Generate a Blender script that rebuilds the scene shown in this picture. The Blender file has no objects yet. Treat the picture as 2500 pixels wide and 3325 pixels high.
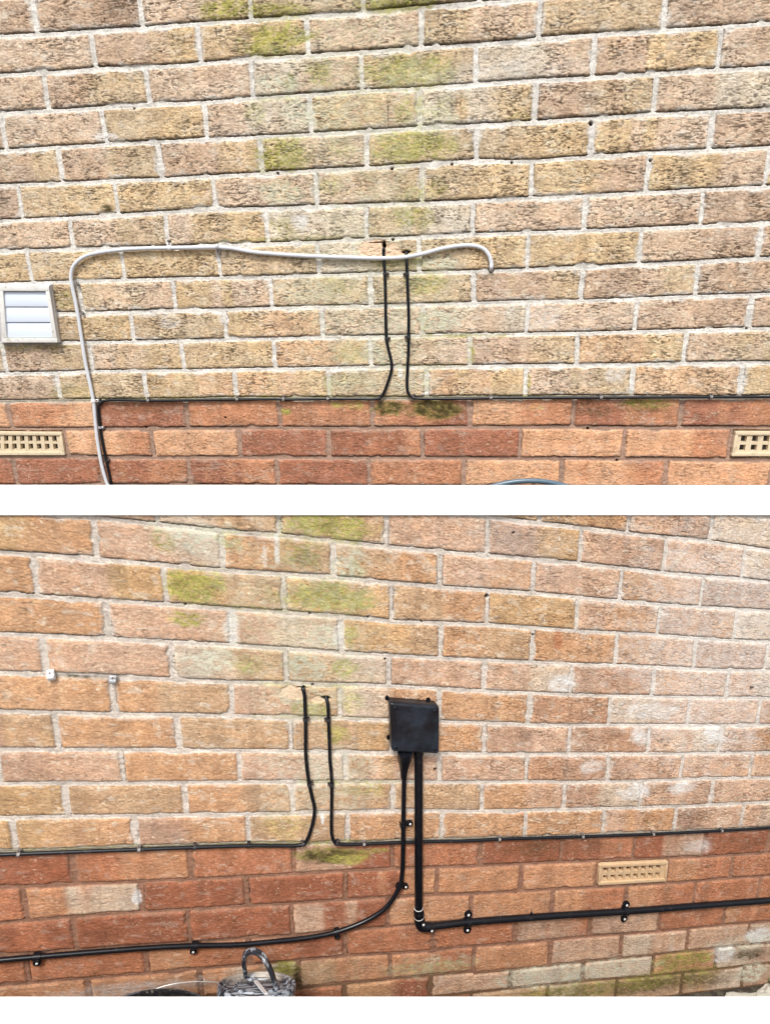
import bpy, bmesh, math, json
import numpy as np
from mathutils import Vector, Matrix

scene = bpy.context.scene
D = json.loads(r'''{"U":{"O":[-0.786802,1.626631,2.613486],"e1":[0.994339,-0.104936,0.016692],"e2":[-0.021944,-0.031562,0.999261],"n":[-0.104331,-0.993972,-0.033686],"pu":0.24743,"pv":0.075,"rows":{"0":[0,[-5,-2,0,0]],"1":[0.5,[-1,1,-1,1,1,5]],"2":[0,[-5,-5,-7,-8,-6,-6,-1]],"3":[-0.5,[-5,1,0,-3,-4,-1,2]],"4":[0,[2,4,0,0,-1,-1,1]],"5":[-0.5,[6,7,4,3,1,-1,1,1]],"6":[0,[3,2,1,-5,-6,-3,1]],"7":[-0.5,[2,3,1,-2,-5,-3,-1,6]],"8":[0,[0,2,1,-1,-1,1,6]],"9":[-0.5,[-1,4,2,2,1,2,4,9]],"10":[-1,[8,4,4,0,-4,-6,-2,0]],"11":[-0.5,[22,19,14,10,10,6,8,10]],"12":[-1,[-7,-6,-1,0,-5,-6,0,5]],"13":[-0.5,[17,16,11,3,0,-2,3,6]],"14":[-1,[-25,-15,-14,-17,-18,-19,-20,-13]]},"beds":{"0":[[-94,-47],[129,-1],[346,-8],[489,12],[746,28],[889,13]],"1":[[-111,-42],[117,-25],[336,9],[478,-16],[744,-2],[1085,-4],[1109,-23],[1335,-18],[1575,-15]],"2":[[-128,-11],[104,-7],[371,1],[621,-13],[969,-3],[1111,-12],[1342,-3],[1587,0]],"3":[[-144,8],[137,1],[363,11],[616,19],[848,20],[1115,25],[1350,2],[1598,25]],"4":[[-161,12],[125,29],[489,25],[741,18],[992,-22],[1112,31],[1357,-4],[1609,-13]],"5":[[-178,40],[113,21],[370,-5],[868,46],[958,42],[1229,34],[1481,5],[1620,7]],"6":[[-193,-4],[5,-6],[444,43],[737,17],[974,-3],[1234,8],[1490,-17],[1631,-23]],"7":[[-209,6],[90,-1],[377,14],[438,30],[734,29],[960,52],[1231,30],[1491,-11],[1642,-43]],"8":[[-72,6],[127,6],[464,-5],[732,14],[961,4],[1236,8],[1500,-28],[1653,-30]],"9":[[-35,-28],[265,2],[425,-14],[730,-24],[962,-24],[1241,-13],[1509,-24],[1664,-34]],"10":[[-258,-9],[-2,-24],[256,-14],[418,-38],[737,-41],[963,-32],[1237,-15],[1675,-17]],"11":[[-274,-27],[146,-32],[412,-52],[842,-6],[964,-27],[1687,24]],"12":[[-290,-36],[135,-21],[405,-26],[1193,-20],[1698,21]],"13":[[-307,-2],[229,16],[398,13],[966,19],[1710,53]],"14":[[-324,71],[219,36],[391,24],[1721,33]]},"corners":[[-0.1881,0.0776],[-0.5342,-1.3329],[1.6581,-0.05],[1.8684,-1.2881],[0.7915,0.0099],[0.7624,-1.3087]],"pat":[["M",0.449,-0.055,0.062,0.0201,0.8],["M",0.552,-0.065,0.0694,0.0167,1.0],["D",0.83,-0.068,0.0862,0.0131,0.7],["M",0.83,-0.068,0.0939,0.0148,1.1],["M",0.548,-0.118,0.0743,0.0273,1.1],["M",0.849,-0.195,0.0923,0.0293,1.2],["M",0.642,-0.184,0.029,0.0262,0.7],["M",0.576,-0.195,0.0126,0.0141,0.7],["M",0.49,-0.259,0.0258,0.0219,0.35],["M",0.544,-0.347,0.065,0.0301,1.2],["M",0.687,-0.335,0.034,0.0223,0.35],["M",0.839,-0.338,0.087,0.0293,1.05],["M",0.831,-0.265,0.0246,0.0249,0.6],["M",0.913,-0.269,0.0243,0.0283,0.35],["M",1.076,-0.295,0.0239,0.0142,0.3],["M",0.535,-0.416,0.0441,0.0233,0.35],["M",0.654,-0.409,0.026,0.023,0.35],["M",0.834,-0.436,0.0255,0.0191,0.4],["M",0.901,-0.423,0.0252,0.0227,0.4],["M",0.846,-0.483,0.0555,0.0234,0.6],["M",0.538,-0.492,0.0358,0.0279,0.35],["M",0.551,-0.308,0.0559,0.0052,0.7],["M",0.557,-0.228,0.0675,0.005,0.5],["M",0.725,-0.226,0.0659,0.005,0.35],["M",0.868,-0.418,0.0076,0.034,0.7],["M",0.862,-0.267,0.0074,0.0284,0.8],["M",0.775,-0.575,0.0352,0.0163,0.7],["M",0.841,-0.577,0.0305,0.0182,0.8],["M",0.871,-0.627,0.0438,0.0247,0.8],["M",0.657,-0.622,0.0361,0.025,0.4],["M",0.696,-0.787,0.0463,0.0222,0.35],["M",0.675,-0.854,0.047,0.0273,0.35],["M",0.866,-0.82,0.0998,0.0062,0.55],["M",0.868,-0.716,0.0089,0.034,0.7],["M",0.581,-0.52,0.2209,0.0057,0.4],["M",0.933,-0.749,0.0622,0.0043,0.8],["M",0.962,-0.75,0.1322,0.0043,0.6],["M",0.893,-0.927,0.0601,0.0253,1.2],["D",0.893,-0.927,0.0601,0.023,1.1],["M",0.781,-0.922,0.0376,0.0186,0.9],["D",0.781,-0.92,0.0376,0.0185,1.0],["M",0.649,-0.912,0.0191,0.0093,0.8],["M",0.696,-0.914,0.0237,0.0116,0.6],["D",0.515,-0.93,0.0171,0.0095,0.8],["M",0.515,-0.93,0.0146,0.0095,0.7],["M",0.512,-0.93,0.0146,0.0095,0.8],["M",1.409,-0.915,0.0644,0.0133,0.8],["D",1.392,-0.924,0.0604,0.0178,0.5],["D",1.279,-0.928,0.057,0.0202,0.45],["D",0.123,-0.915,0.1019,0.0217,0.3],["M",1.146,-0.925,0.0179,0.0091,0.3],["M",0.875,-0.861,0.0092,0.027,0.6],["M",0.629,-0.863,0.0095,0.0275,0.6],["M",1.125,-0.864,0.0062,0.0221,0.5],["M",0.985,-0.787,0.0112,0.0304,0.6],["M",0.412,-0.894,0.4304,0.0066,0.5],["M",0.98,-0.895,0.2686,0.0054,0.4],["M",-0.046,-0.643,0.0299,0.0265,0.4],["D",-0.041,-0.643,0.0299,0.0265,0.3],["M",-0.139,-0.757,0.1025,0.0093,0.3],["M",-0.057,-0.875,0.0778,0.0193,0.3],["D",0.104,-0.437,0.0179,0.0097,1.0],["L",0.673,-0.275,0.0546,0.0433,0.35],["L",0.538,-0.203,0.0506,0.0213,0.7],["L",0.589,-0.26,0.0381,0.0217,0.6],["L",0.915,-0.588,0.0389,0.0202,0.8],["L",0.915,-0.708,0.0663,0.0296,0.8],["L",0.779,-0.784,0.064,0.0351,0.6],["L",0.57,-0.636,0.0777,0.0295,0.4],["L",0.808,-0.714,0.0674,0.0299,0.4],["W",0.811,-0.838,0.0055,0.0126,1.3],["W",0.579,-0.481,0.0222,0.0159,0.8],["L",0.53,-0.42,0.0485,0.0233,0.7],["L",0.889,-0.286,0.049,0.025,0.4],["W",0.121,-0.286,0.0319,0.0114,0.8],["W",1.008,-0.208,0.1952,0.0308,0.25],["L",0.684,-0.859,0.061,0.0273,0.4],["L",0.843,-0.856,0.0551,0.0315,0.5],["W",1.33,-0.849,0.0258,0.0174,0.5],["W",0.232,-0.702,0.0291,0.0177,0.4],["W",1.153,-0.713,0.0386,0.025,0.4],["L",0.724,-0.249,0.1848,0.2057,0.3],["M",0.74,-0.264,0.1728,0.2134,0.14],["L",0.755,-0.654,0.1863,0.2023,0.34],["M",0.755,-0.654,0.1863,0.1945,0.12],["P",0.754,-0.547,0.0307,0.0185,2.2],["P",0.811,-0.559,0.0218,0.0097,2.0],["P",0.798,-0.544,0.0175,0.008,1.0],["D",0.828,-0.557,0.0113,0.0036,1.6],["D",0.764,-0.534,0.021,0.0012,1.5],["D",0.777,-0.541,0.0039,0.0088,1.6],["D",-0.098,-0.758,0.0613,0.0046,0.6],["K",0.792,-0.267,0.0012,0.0286,0.8],["K",1.24,-0.2,0.0015,0.0003,0.5],["W",0.216,-0.075,0.5006,0.0048,0.3]],"holes":[[0.2032,-0.2305,0.0022],[0.0051,-0.3709,0.0024],[1.2337,-0.3109,0.0047],[1.0667,-0.3791,0.0024],[1.3655,-0.3883,0.002],[0.7984,-0.3804,0.003],[0.9345,-0.377,0.0025],[0.5318,-0.3781,0.0022],[0.2505,-0.5159,0.0042],[0.7978,-0.5287,0.0026],[1.6143,-0.7452,0.0028],[1.274,-0.9769,0.0022],[1.3514,-1.057,0.0027],[1.0275,-0.6023,0.0068],[0.7766,-0.5397,0.0044],[0.3514,-0.9441,0.002],[0.127,-0.9689,0.0026],[1.5473,-0.8172,0.0025],[0.8288,-0.5575,0.0052]]},"L":{"O":[-0.836236,1.004014,1.84538],"e1":[0.960475,0.221636,-0.168421],"e2":[0.002259,0.029795,0.999553],"n":[0.229496,-0.972893,0.028481],"pu":0.22079,"pv":0.07868,"rows":{"1":[5.5,[1,0,3]],"2":[2,[-7,-5,-9,-7,-4,-5,-2]],"3":[1.5,[-7,-4,-9,-1,-4,-2,0]],"4":[1,[-5,-4,0,3,0,-1,0,-1]],"5":[1.5,[-3,5,6,3,2,2,2,-2]],"6":[1,[-7,-2,-1,-2,0,-1,2,0]],"7":[1.5,[-5,-2,0,3,4,1,6,0]],"8":[1,[-5,-1,4,5,7,6,7,3]],"9":[1.5,[-3,5,10,9,8,9,6,4]],"10":[1,[-2,1,3,8,6,5,2,-2]],"11":[0.5,[5,10,15,14,17,13,11,6,0]],"12":[1,[-7,2,2,8,9,9,1,-3,-6]],"13":[0.5,[5,7,5,8,9,11,9,-1,-7]],"14":[1,[-21,-13,-10,-2,-10,-6,-7,-10,-13]],"15":[0.5,[-8,3,2,4,5,5,2,-5,-9]],"16":[1,[-8,2,3,5,3,-2,-7,-12,-23]],"17":[5.5,[0,-8,-6,-15]],"18":[6,[1,-6,-13,-17]]},"beds":{"1":[[1216,-44],[1438,-40],[1664,-66],[1833,-23]],"2":[[339,-2],[434,3],[550,27],[657,-7],[874,11],[1099,2],[1322,-10],[1547,17],[1757,-21],[1848,0]],"3":[[165,18],[325,-7],[546,18],[767,-15],[993,5],[1213,-17],[1437,15],[1656,-3],[1861,-49]],"4":[[155,17],[340,6],[660,8],[886,61],[1106,6],[1327,26],[1545,-11],[1772,4],[1876,-29]],"5":[[145,3],[333,-13],[555,-1],[778,45],[997,64],[1219,71],[1441,39],[1663,37],[1890,-11]],"6":[[136,-8],[325,-11],[550,21],[881,-17],[1106,38],[1327,59],[1549,37],[1904,-32]],"7":[[126,1],[318,14],[548,2],[770,-4],[997,39],[1220,66],[1543,31],[1918,-48]],"8":[[116,14],[311,0],[544,5],[665,19],[1113,63],[1334,52],[1719,17],[1933,-16]],"9":[[106,-31],[325,-32],[555,-25],[782,-15],[1107,12],[1327,30],[1543,21],[1758,-33],[1947,-49]],"10":[[97,-59],[228,-55],[440,-37],[666,-28],[891,-48],[1060,15],[1333,24],[1552,18],[1770,-21],[1960,-71]],"11":[[87,-89],[220,-76],[435,-78],[561,-75],[765,-20],[986,-11],[1063,-8],[1388,2],[1752,-15],[1975,-62]],"12":[[77,-13],[212,-20],[440,-1],[663,-21],[764,-40],[988,-41],[1065,-12],[1336,-12],[1551,6],[1769,20],[1990,-13]],"13":[[66,43],[204,-9],[335,-27],[555,-11],[780,-30],[1004,-38],[1068,4],[1448,23],[1661,35],[1876,-21],[2004,-11]],"14":[[56,52],[196,71],[426,66],[651,65],[883,25],[1095,6],[1322,70],[1543,62],[1762,-22],[2019,31]],"15":[[98,23],[331,37],[552,16],[776,5],[999,57],[1073,15],[1221,38],[1440,-1],[1656,34],[1872,-5],[2033,-4]],"16":[[1108,12],[1109,72],[1327,66],[1543,43],[1760,3],[1971,-25],[2047,-22]],"17":[[1216,-88],[1430,-86],[1655,-25],[1869,-21],[2060,-56]]},"corners":[[0.0933,-0.2494],[-0.0597,-1.3477],[1.9717,-0.0449],[2.3155,-1.6769],[0.871,-0.1648],[0.8741,-1.4771]],"pat":[["M",0.758,-0.205,0.0907,0.0281,1.25],["L",0.508,-0.256,0.0896,0.0326,0.8],["M",0.441,-0.269,0.0232,0.0216,0.45],["M",0.489,-0.349,0.0553,0.0318,1.2],["M",0.747,-0.356,0.089,0.0317,1.2],["M",0.701,-0.269,0.0407,0.0266,0.7],["D",0.712,-0.277,0.0335,0.0229,0.4],["L",0.798,-0.285,0.0386,0.0312,0.9],["M",0.81,-0.292,0.0232,0.0235,0.3],["M",0.47,-0.419,0.0311,0.0191,0.7],["M",0.798,-0.434,0.0158,0.0247,0.7],["L",0.742,-0.441,0.0349,0.0285,0.7],["M",0.784,-0.514,0.028,0.0211,0.8],["L",0.702,-0.518,0.0427,0.0291,0.8],["D",0.705,-0.522,0.0389,0.025,0.25],["L",0.506,-0.51,0.0502,0.0318,0.8],["M",0.585,-0.511,0.0258,0.0203,0.5],["M",0.684,-0.605,0.0195,0.0171,0.8],["M",0.723,-0.608,0.0277,0.0194,0.8],["M",0.795,-0.587,0.0284,0.026,0.5],["M",0.765,-0.667,0.0285,0.0266,0.7],["L",0.692,-0.586,0.0788,0.0255,0.4],["M",0.563,-0.258,0.0244,0.0184,0.4],["L",0.74,-0.744,0.1248,0.0451,0.45],["L",0.738,-0.822,0.1265,0.0463,0.45],["M",0.643,-0.89,0.0609,0.0327,0.3],["M",0.83,-0.805,0.0515,0.0188,0.35],["M",0.752,-0.971,0.0819,0.0172,1.2],["D",0.752,-0.974,0.0731,0.0196,0.9],["M",0.79,-0.985,0.0435,0.0149,1.0],["M",0.847,-0.965,0.0354,0.007,0.6],["M",0.702,-0.237,0.1505,0.0053,0.4],["M",0.66,-0.39,0.1918,0.0055,0.5],["M",0.693,-0.554,0.1184,0.0059,0.5],["M",0.71,-0.628,0.1625,0.0052,0.4],["M",0.809,-0.785,0.1292,0.0065,0.5],["M",0.682,-0.939,0.2139,0.0077,0.6],["M",0.29,-0.937,0.2985,0.0071,0.4],["M",0.642,-1.286,0.0258,0.0239,0.9],["M",0.633,-1.28,0.03,0.0238,1.0],["D",0.662,-1.32,0.013,0.0376,0.9],["M",1.75,-1.366,0.1029,0.026,0.8],["M",1.727,-1.422,0.1622,0.0329,0.6],["D",1.729,-1.442,0.2304,0.0298,0.5],["W",1.999,-1.305,0.0477,0.0265,1.1],["D",1.963,-1.367,0.0751,0.0202,0.8],["W",1.89,-1.36,0.0398,0.0331,0.8],["L",1.995,-1.438,0.0555,0.0344,0.8],["M",1.459,-1.436,0.2423,0.0254,0.6],["D",1.517,-1.443,0.2473,0.0257,0.4],["L",1.287,-1.379,0.1397,0.0365,0.7],["L",1.511,-1.373,0.1504,0.0314,0.6],["L",1.97,-1.328,0.1375,0.0266,0.5],["L",0.994,-1.307,0.1249,0.0284,0.5],["M",0.994,-1.312,0.125,0.0228,0.3],["W",0.328,-1.058,0.0102,0.0209,1.2],["W",1.299,-0.529,0.0291,0.0211,0.9],["W",1.538,-0.59,0.0804,0.0249,0.5],["W",1.739,-0.653,0.0344,0.0263,0.8],["W",1.524,-0.661,0.0267,0.0254,0.7],["W",1.396,-0.744,0.0311,0.0204,0.5],["W",1.526,-0.818,0.0439,0.0214,0.8],["W",1.658,-0.809,0.0401,0.0218,0.8],["W",1.746,-0.986,0.0362,0.0233,0.5],["D",1.364,-0.976,0.163,0.0219,0.25],["D",1.88,-0.985,0.076,0.0238,0.3],["D",1.225,-0.976,0.0922,0.0214,0.3],["D",0.273,-0.552,0.0524,0.0039,0.7],["D",0.19,-0.423,0.0153,0.0072,0.4],["D",0.354,-0.342,0.0194,0.0253,0.3],["W",0.652,-0.264,0.0058,0.0337,0.9],["W",0.628,-0.277,0.005,0.0263,0.6],["W",0.557,-0.436,0.0143,0.0352,0.8],["W",0.773,-0.435,0.0117,0.0287,0.8],["P",0.678,-0.57,0.0216,0.0127,2.2],["P",0.725,-0.586,0.0134,0.0086,2.0],["D",0.691,-0.559,0.0132,0.0017,1.5],["D",0.743,-0.582,0.0095,0.0052,1.6],["D",0.696,-0.564,0.0039,0.0068,1.5],["W",0.729,-0.878,0.0041,0.0142,1.2],["W",1.729,-0.404,0.287,0.321,0.38],["W",1.166,-0.199,0.1337,0.12,0.15],["L",0.697,-0.42,0.1635,0.2318,0.28],["M",0.697,-0.42,0.1475,0.217,0.1],["K",1.719,-0.336,0.0005,0.0005,0.1],["D",0.332,-1.303,0.1572,0.0151,0.2],["W",0.294,-1.299,0.1547,0.02,0.4],["R",1.281,-0.419,0.0132,0.027,0.45],["R",0.191,-0.991,0.0171,0.0089,0.3]],"holes":[[1.101,-0.3283,0.0052],[0.7136,-0.3946,0.003],[0.9541,-0.396,0.0029],[0.8363,-0.3937,0.0024],[1.2186,-0.4115,0.0028],[1.8429,-0.5209,0.0064],[0.4724,-0.3911,0.0027],[0.7161,-0.553,0.0031],[0.8725,-0.4867,0.002],[1.5634,-1.108,0.0046],[0.6966,-0.56,0.0039],[0.7449,-0.584,0.0044],[1.1546,-0.1797,0.0013],[1.2152,-1.1089,0.002],[0.9913,-0.7534,0.0045],[0.4431,-1.2997,0.0036]]},"UT":{"white_cable":[[0.004,-1.1728],[0.0045,-1.1358],[-0.0011,-1.1201],[-0.0079,-1.0631],[-0.0085,-1.0022],[-0.0055,-0.9425],[-0.0026,-0.9034],[-0.0039,-0.8648],[-0.008,-0.7985],[-0.0079,-0.7246],[-0.0086,-0.6571],[-0.0114,-0.6086],[-0.01,-0.5869],[0.0002,-0.5656],[0.0254,-0.5471],[0.0559,-0.5383],[0.1291,-0.5313],[0.2006,-0.5303],[0.2546,-0.5312],[0.3175,-0.5324],[0.3753,-0.5334],[0.4095,-0.537],[0.4546,-0.5458],[0.4997,-0.5513],[0.5808,-0.5588],[0.67,-0.5648],[0.7363,-0.5688],[0.7803,-0.5702],[0.824,-0.5695],[0.8674,-0.5636],[0.9105,-0.5542],[0.9531,-0.5488],[0.9871,-0.5499],[1.0084,-0.5573],[1.0215,-0.5716],[1.027,-0.5877],[1.0273,-0.5997]],"white_clips":[[0.255,-0.5279],[0.3737,-0.5358],[-0.0058,-0.8975]],"blackL":[[0.0155,-1.1786],[0.0113,-1.1362],[0.0093,-1.1049],[0.0061,-1.0584],[0.0035,-0.9925],[0.0048,-0.9428],[0.0071,-0.9159],[0.0133,-0.9037],[0.0256,-0.898],[0.0569,-0.8959],[0.1486,-0.8981],[0.2496,-0.898],[0.3888,-0.8972],[0.5109,-0.8973],[0.5111,-0.8983],[0.6265,-0.8978],[0.7024,-0.8985],[0.7447,-0.8993],[0.7598,-0.8958],[0.7675,-0.8866],[0.7758,-0.8685],[0.7857,-0.8414],[0.7902,-0.8235],[0.7887,-0.8013],[0.7824,-0.7747],[0.7784,-0.7484],[0.778,-0.7053],[0.7782,-0.6545],[0.778,-0.6046],[0.7764,-0.576],[0.776,-0.5557],[0.7766,-0.5497]],"blackL_clips":[[0.1486,-0.8981],[0.3913,-0.8972],[0.5109,-0.8973],[0.5111,-0.8978],[0.6299,-0.8965],[0.7579,-0.8976],[0.7792,-0.7528],[0.7793,-0.6067],[0.0086,-0.9676],[0.0081,-1.0558],[0.0174,-0.9009]],"blackR":[[0.8292,-0.5582],[0.8299,-0.5735],[0.8308,-0.6061],[0.8324,-0.6558],[0.8336,-0.7065],[0.8327,-0.7494],[0.8319,-0.7843],[0.8291,-0.8285],[0.8277,-0.869],[0.8312,-0.885],[0.8404,-0.8955],[0.8565,-0.8989],[0.8888,-0.8996],[0.9803,-0.8999],[1.0347,-0.8991],[1.2979,-0.9005],[1.5521,-0.9014],[1.6843,-0.9025],[1.7406,-0.903]],"blackR_clips":[[0.8312,-0.6082],[0.8336,-0.7516],[0.8441,-0.8969],[1.0347,-0.8991],[1.2979,-0.9005],[1.5521,-0.9014]],"old_clips":[[0.0022,-0.6065],[0.0035,-0.676]],"vent":[[-0.2026,-0.6066],[-0.0674,-0.6106],[-0.069,-0.7467],[-0.2212,-0.7444]],"ventb":[[-0.2121,-0.6016],[-0.0673,-0.6054],[-0.0704,-0.7465],[-0.2342,-0.7464]]},"LT":{"thinL":[[0.0505,-0.9365],[0.0888,-0.9373],[0.1213,-0.9371],[0.2216,-0.9366],[0.3441,-0.936],[0.4541,-0.9355],[0.5652,-0.9358],[0.663,-0.9397],[0.6773,-0.9384],[0.6864,-0.9349],[0.6941,-0.9232],[0.7016,-0.902],[0.7085,-0.8738],[0.7116,-0.8457],[0.707,-0.8178],[0.7018,-0.7855],[0.6979,-0.7492],[0.6959,-0.7045],[0.6967,-0.6778],[0.6976,-0.6298],[0.6975,-0.604],[0.6972,-0.5742],[0.6945,-0.5595]],"thinL_clips":[[0.123,-0.9371],[0.3459,-0.9356],[0.4597,-0.9353],[0.5671,-0.9354],[0.5673,-0.9359],[0.6863,-0.9378],[0.7018,-0.7855],[0.698,-0.6298]],"thinR":[[0.7431,-0.5791],[0.7459,-0.5941],[0.7465,-0.6288],[0.7475,-0.6816],[0.7479,-0.7264],[0.7495,-0.7493],[0.7509,-0.786],[0.7495,-0.8418],[0.748,-0.8987],[0.7497,-0.9204],[0.7562,-0.9351],[0.7688,-0.94],[0.8072,-0.9415],[0.8505,-0.9412],[0.9078,-0.9404],[0.9618,-0.9405],[1.0779,-0.9423],[1.1567,-0.9405],[1.3846,-0.9417],[1.5916,-0.9411],[1.8068,-0.9374],[1.9688,-0.9331],[2.056,-0.9292]],"thinR_clips":[[0.7465,-0.6288],[0.7509,-0.786],[0.7583,-0.9377],[1.164,-0.9408],[1.3873,-0.9418],[1.5916,-0.9411],[1.8129,-0.9376],[0.8244,-0.9417]],"thickL":[[0.9149,-0.7613],[0.9144,-0.7944],[0.914,-0.8911],[0.9141,-0.9507],[0.9129,-1.0113],[0.9104,-1.0419],[0.9034,-1.0647],[0.89,-1.0925],[0.8675,-1.1212],[0.8293,-1.1467],[0.787,-1.1648],[0.7386,-1.1785],[0.6739,-1.1864],[0.5901,-1.1896],[0.5368,-1.1909],[0.438,-1.1847],[0.3804,-1.1824],[0.3055,-1.1817],[0.2326,-1.1824],[0.127,-1.1839],[0.059,-1.1855],[0.0091,-1.1869]],"thick_clips":[[0.914,-0.8921],[0.9097,-1.0563],[0.7548,-1.1752],[0.4368,-1.1851],[0.126,-1.1838]],"condV":[[0.9474,-0.6903],[0.9543,-1.1378]],"condH":[[0.9809,-1.1776],[1.0827,-1.1722],[1.3207,-1.1712],[1.5292,-1.1729],[2.0064,-1.1701],[2.1312,-1.1689]],"elbow":[[0.9548,-1.1378],[0.9556,-1.1621],[0.9624,-1.175],[0.9809,-1.1776]],"saddles":[[1.0827,-1.1722],[1.5303,-1.173]],"saddle_screws":[[1.085,-1.1554],[1.0841,-1.2008],[1.5364,-1.1582],[1.5342,-1.2026]],"box":[[0.8757,-0.5717],[0.9882,-0.5773],[0.9902,-0.6949],[0.8803,-0.6891]],"gland":[[0.9132,-0.6948],[0.9134,-0.7109],[0.9132,-0.734],[0.9131,-0.7668]],"white_clip":[[0.2219,-0.5473]],"grey_clip":[[0.3292,-0.5525]],"nub":[[1.2527,-1.157]],"air":[[1.4426,-1.0306],[1.6524,-1.0306],[1.6533,-1.0926],[1.4457,-1.0926]]},"UAir":[[[-0.3224,-0.9781],[-0.1109,-0.9808],[-0.1117,-1.044],[-0.3372,-1.0442]],[[1.6204,-0.9841],[1.8423,-0.9848],[1.8485,-1.0442],[1.6186,-1.0445]]],"cam":{"z":1.85,"pitch":0.2593633629544417},"mid":[[-0.7411,1.02,1.6244],[1.0452,1.4386,1.5319],[-0.7479,1.0169,1.575],[1.059,1.4398,1.4606]],"tin":[-0.2675,0.9927,0.5637],"tub":[-0.4718,0.9742,0.5228],"g":[1.0446,1.3943,0.021],"gn":[0.16392,0.03867,0.98571],"stones":[[1.0485,1.3786,0.021],[1.1347,1.4009,0.0058],[1.1564,1.4311,0.001],[0.9566,1.3521,0.0373],[0.8684,1.3172,0.0533]],"rail":[[0.0,0.6764,0.95]],"walltop":[0.3108,1.2649,1.5147],"hose":[0.3663,1.522,1.5349],"wire":[[-0.508,1.0115,0.5096],[-0.4889,1.0163,0.5203],[-0.4518,1.0251,0.5224],[-0.4148,1.0337,0.5165],[-0.3888,1.0396,0.5089],[-0.3647,1.0449,0.4967],[-0.3543,1.0468,0.4762]]}''')   # surveyed wall joints, cable runs and fittings, in metres along each wall

# ------------------------------------------------------------------ camera
cam = bpy.data.cameras.new("camera")
cam_ob = bpy.data.objects.new("camera", cam)
scene.collection.objects.link(cam_ob)
scene.camera = cam_ob
cam.sensor_fit = 'HORIZONTAL'
cam.sensor_width = 36.0
cam.lens = 36.0 * 2000.0 / 2500.0
cam.clip_start = 0.01
cam.clip_end = 500.0
cam_ob.location = (0, 0, D['cam']['z'])
cam_ob.rotation_euler = (math.pi / 2 - D['cam']['pitch'], 0, 0)
scene.render.resolution_x = 769
scene.render.resolution_y = 1024

# ------------------------------------------------------------------ world, sun, exposure
SUN_EL, SUN_AZ = math.radians(56), math.radians(-14)     # azimuth measured from -Y (behind the camera)
world = bpy.data.worlds.new("World")
scene.world = world
world.use_nodes = True
wn = world.node_tree.nodes; wl = world.node_tree.links
bg = wn['Background']
sky = wn.new('ShaderNodeTexSky')
sky.sky_type = 'NISHITA'
sky.sun_disc = False
sky.sun_elevation = SUN_EL
sky.sun_rotation = math.pi + SUN_AZ * -1
sky.air_density = 1.0; sky.dust_density = 4.0
hsv = wn.new('ShaderNodeHueSaturation')
hsv.inputs['Saturation'].default_value = 0.22
wl.new(sky.outputs[0], hsv.inputs['Color'])
wl.new(hsv.outputs[0], bg.inputs['Color'])
bg.inputs['Strength'].default_value = 0.11
sun = bpy.data.lights.new("sun", 'SUN')
sun.energy = 1.5
sun.angle = math.radians(10)
sun.color = (1.0, 0.965, 0.92)
sun_ob = bpy.data.objects.new("sun", sun)
scene.collection.objects.link(sun_ob)
sd = Vector((math.sin(SUN_AZ) * math.cos(SUN_EL), -math.cos(SUN_AZ) * math.cos(SUN_EL), math.sin(SUN_EL)))
sun_ob.rotation_euler = sd.to_track_quat('Z', 'Y').to_euler()
scene.view_settings.view_transform = 'Standard'
scene.view_settings.look = 'None'
scene.view_settings.exposure = 0.88
scene.view_settings.gamma = 1.0

# ------------------------------------------------------------------ helpers
EF = 1.25          # sunlit display value of a surface of albedo 1
def s2l(c):
    c = np.asarray(c, float) / 255.0
    return np.where(c <= .04045, c / 12.92, ((c + .055) / 1.055) ** 2.4)
def alb(c): return np.clip(s2l(c) / EF, 0, .88)

def tag(o, label=None, cat=None, group=None, kind=None):
    if label: o['label'] = label
    if cat: o['category'] = cat
    if group: o['group'] = group
    if kind: o['kind'] = kind
    return o
def link(o, parent=None):
    scene.collection.objects.link(o)
    if parent is not None: o.parent = parent
    return o
def empty(name, loc, label, cat, group=None):
    o = link(bpy.data.objects.new(name, None)); o.location = loc
    o.empty_display_size = .02
    return tag(o, label, cat, group)
def origin_of(o):
    v = Vector((0, 0, 0))
    while o is not None: v += o.location; o = o.parent
    return v
def mesh_obj(name, bm, mat, parent=None, loc=None, smooth=True):
    """bm holds world coordinates; the object is stored relative to its parent / loc"""
    base = origin_of(parent) if parent is not None else Vector((0, 0, 0))
    if loc is None: loc = base
    loc = Vector(loc)
    bmesh.ops.recalc_face_normals(bm, faces=bm.faces)
    bmesh.ops.translate(bm, verts=bm.verts, vec=-loc)
    me = bpy.data.meshes.new(name); bm.to_mesh(me); bm.free()
    if smooth:
        for p in me.polygons: p.use_smooth = True
    me.materials.append(mat)
    o = bpy.data.objects.new(name, me); link(o, parent); o.location = loc - base
    if smooth:
        try: me.set_sharp_from_angle(angle=math.radians(40))
        except Exception: pass
    return o

class Frame:
    def __init__(s, d):
        s.O, s.e1, s.e2, s.n = [Vector(d[k]) for k in ('O', 'e1', 'e2', 'n')]
    def w(s, S, T, h=0.0): return s.O + s.e1 * S + s.e2 * T + s.n * h
FU, FL = Frame(D['U']), Frame(D['L'])

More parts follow.
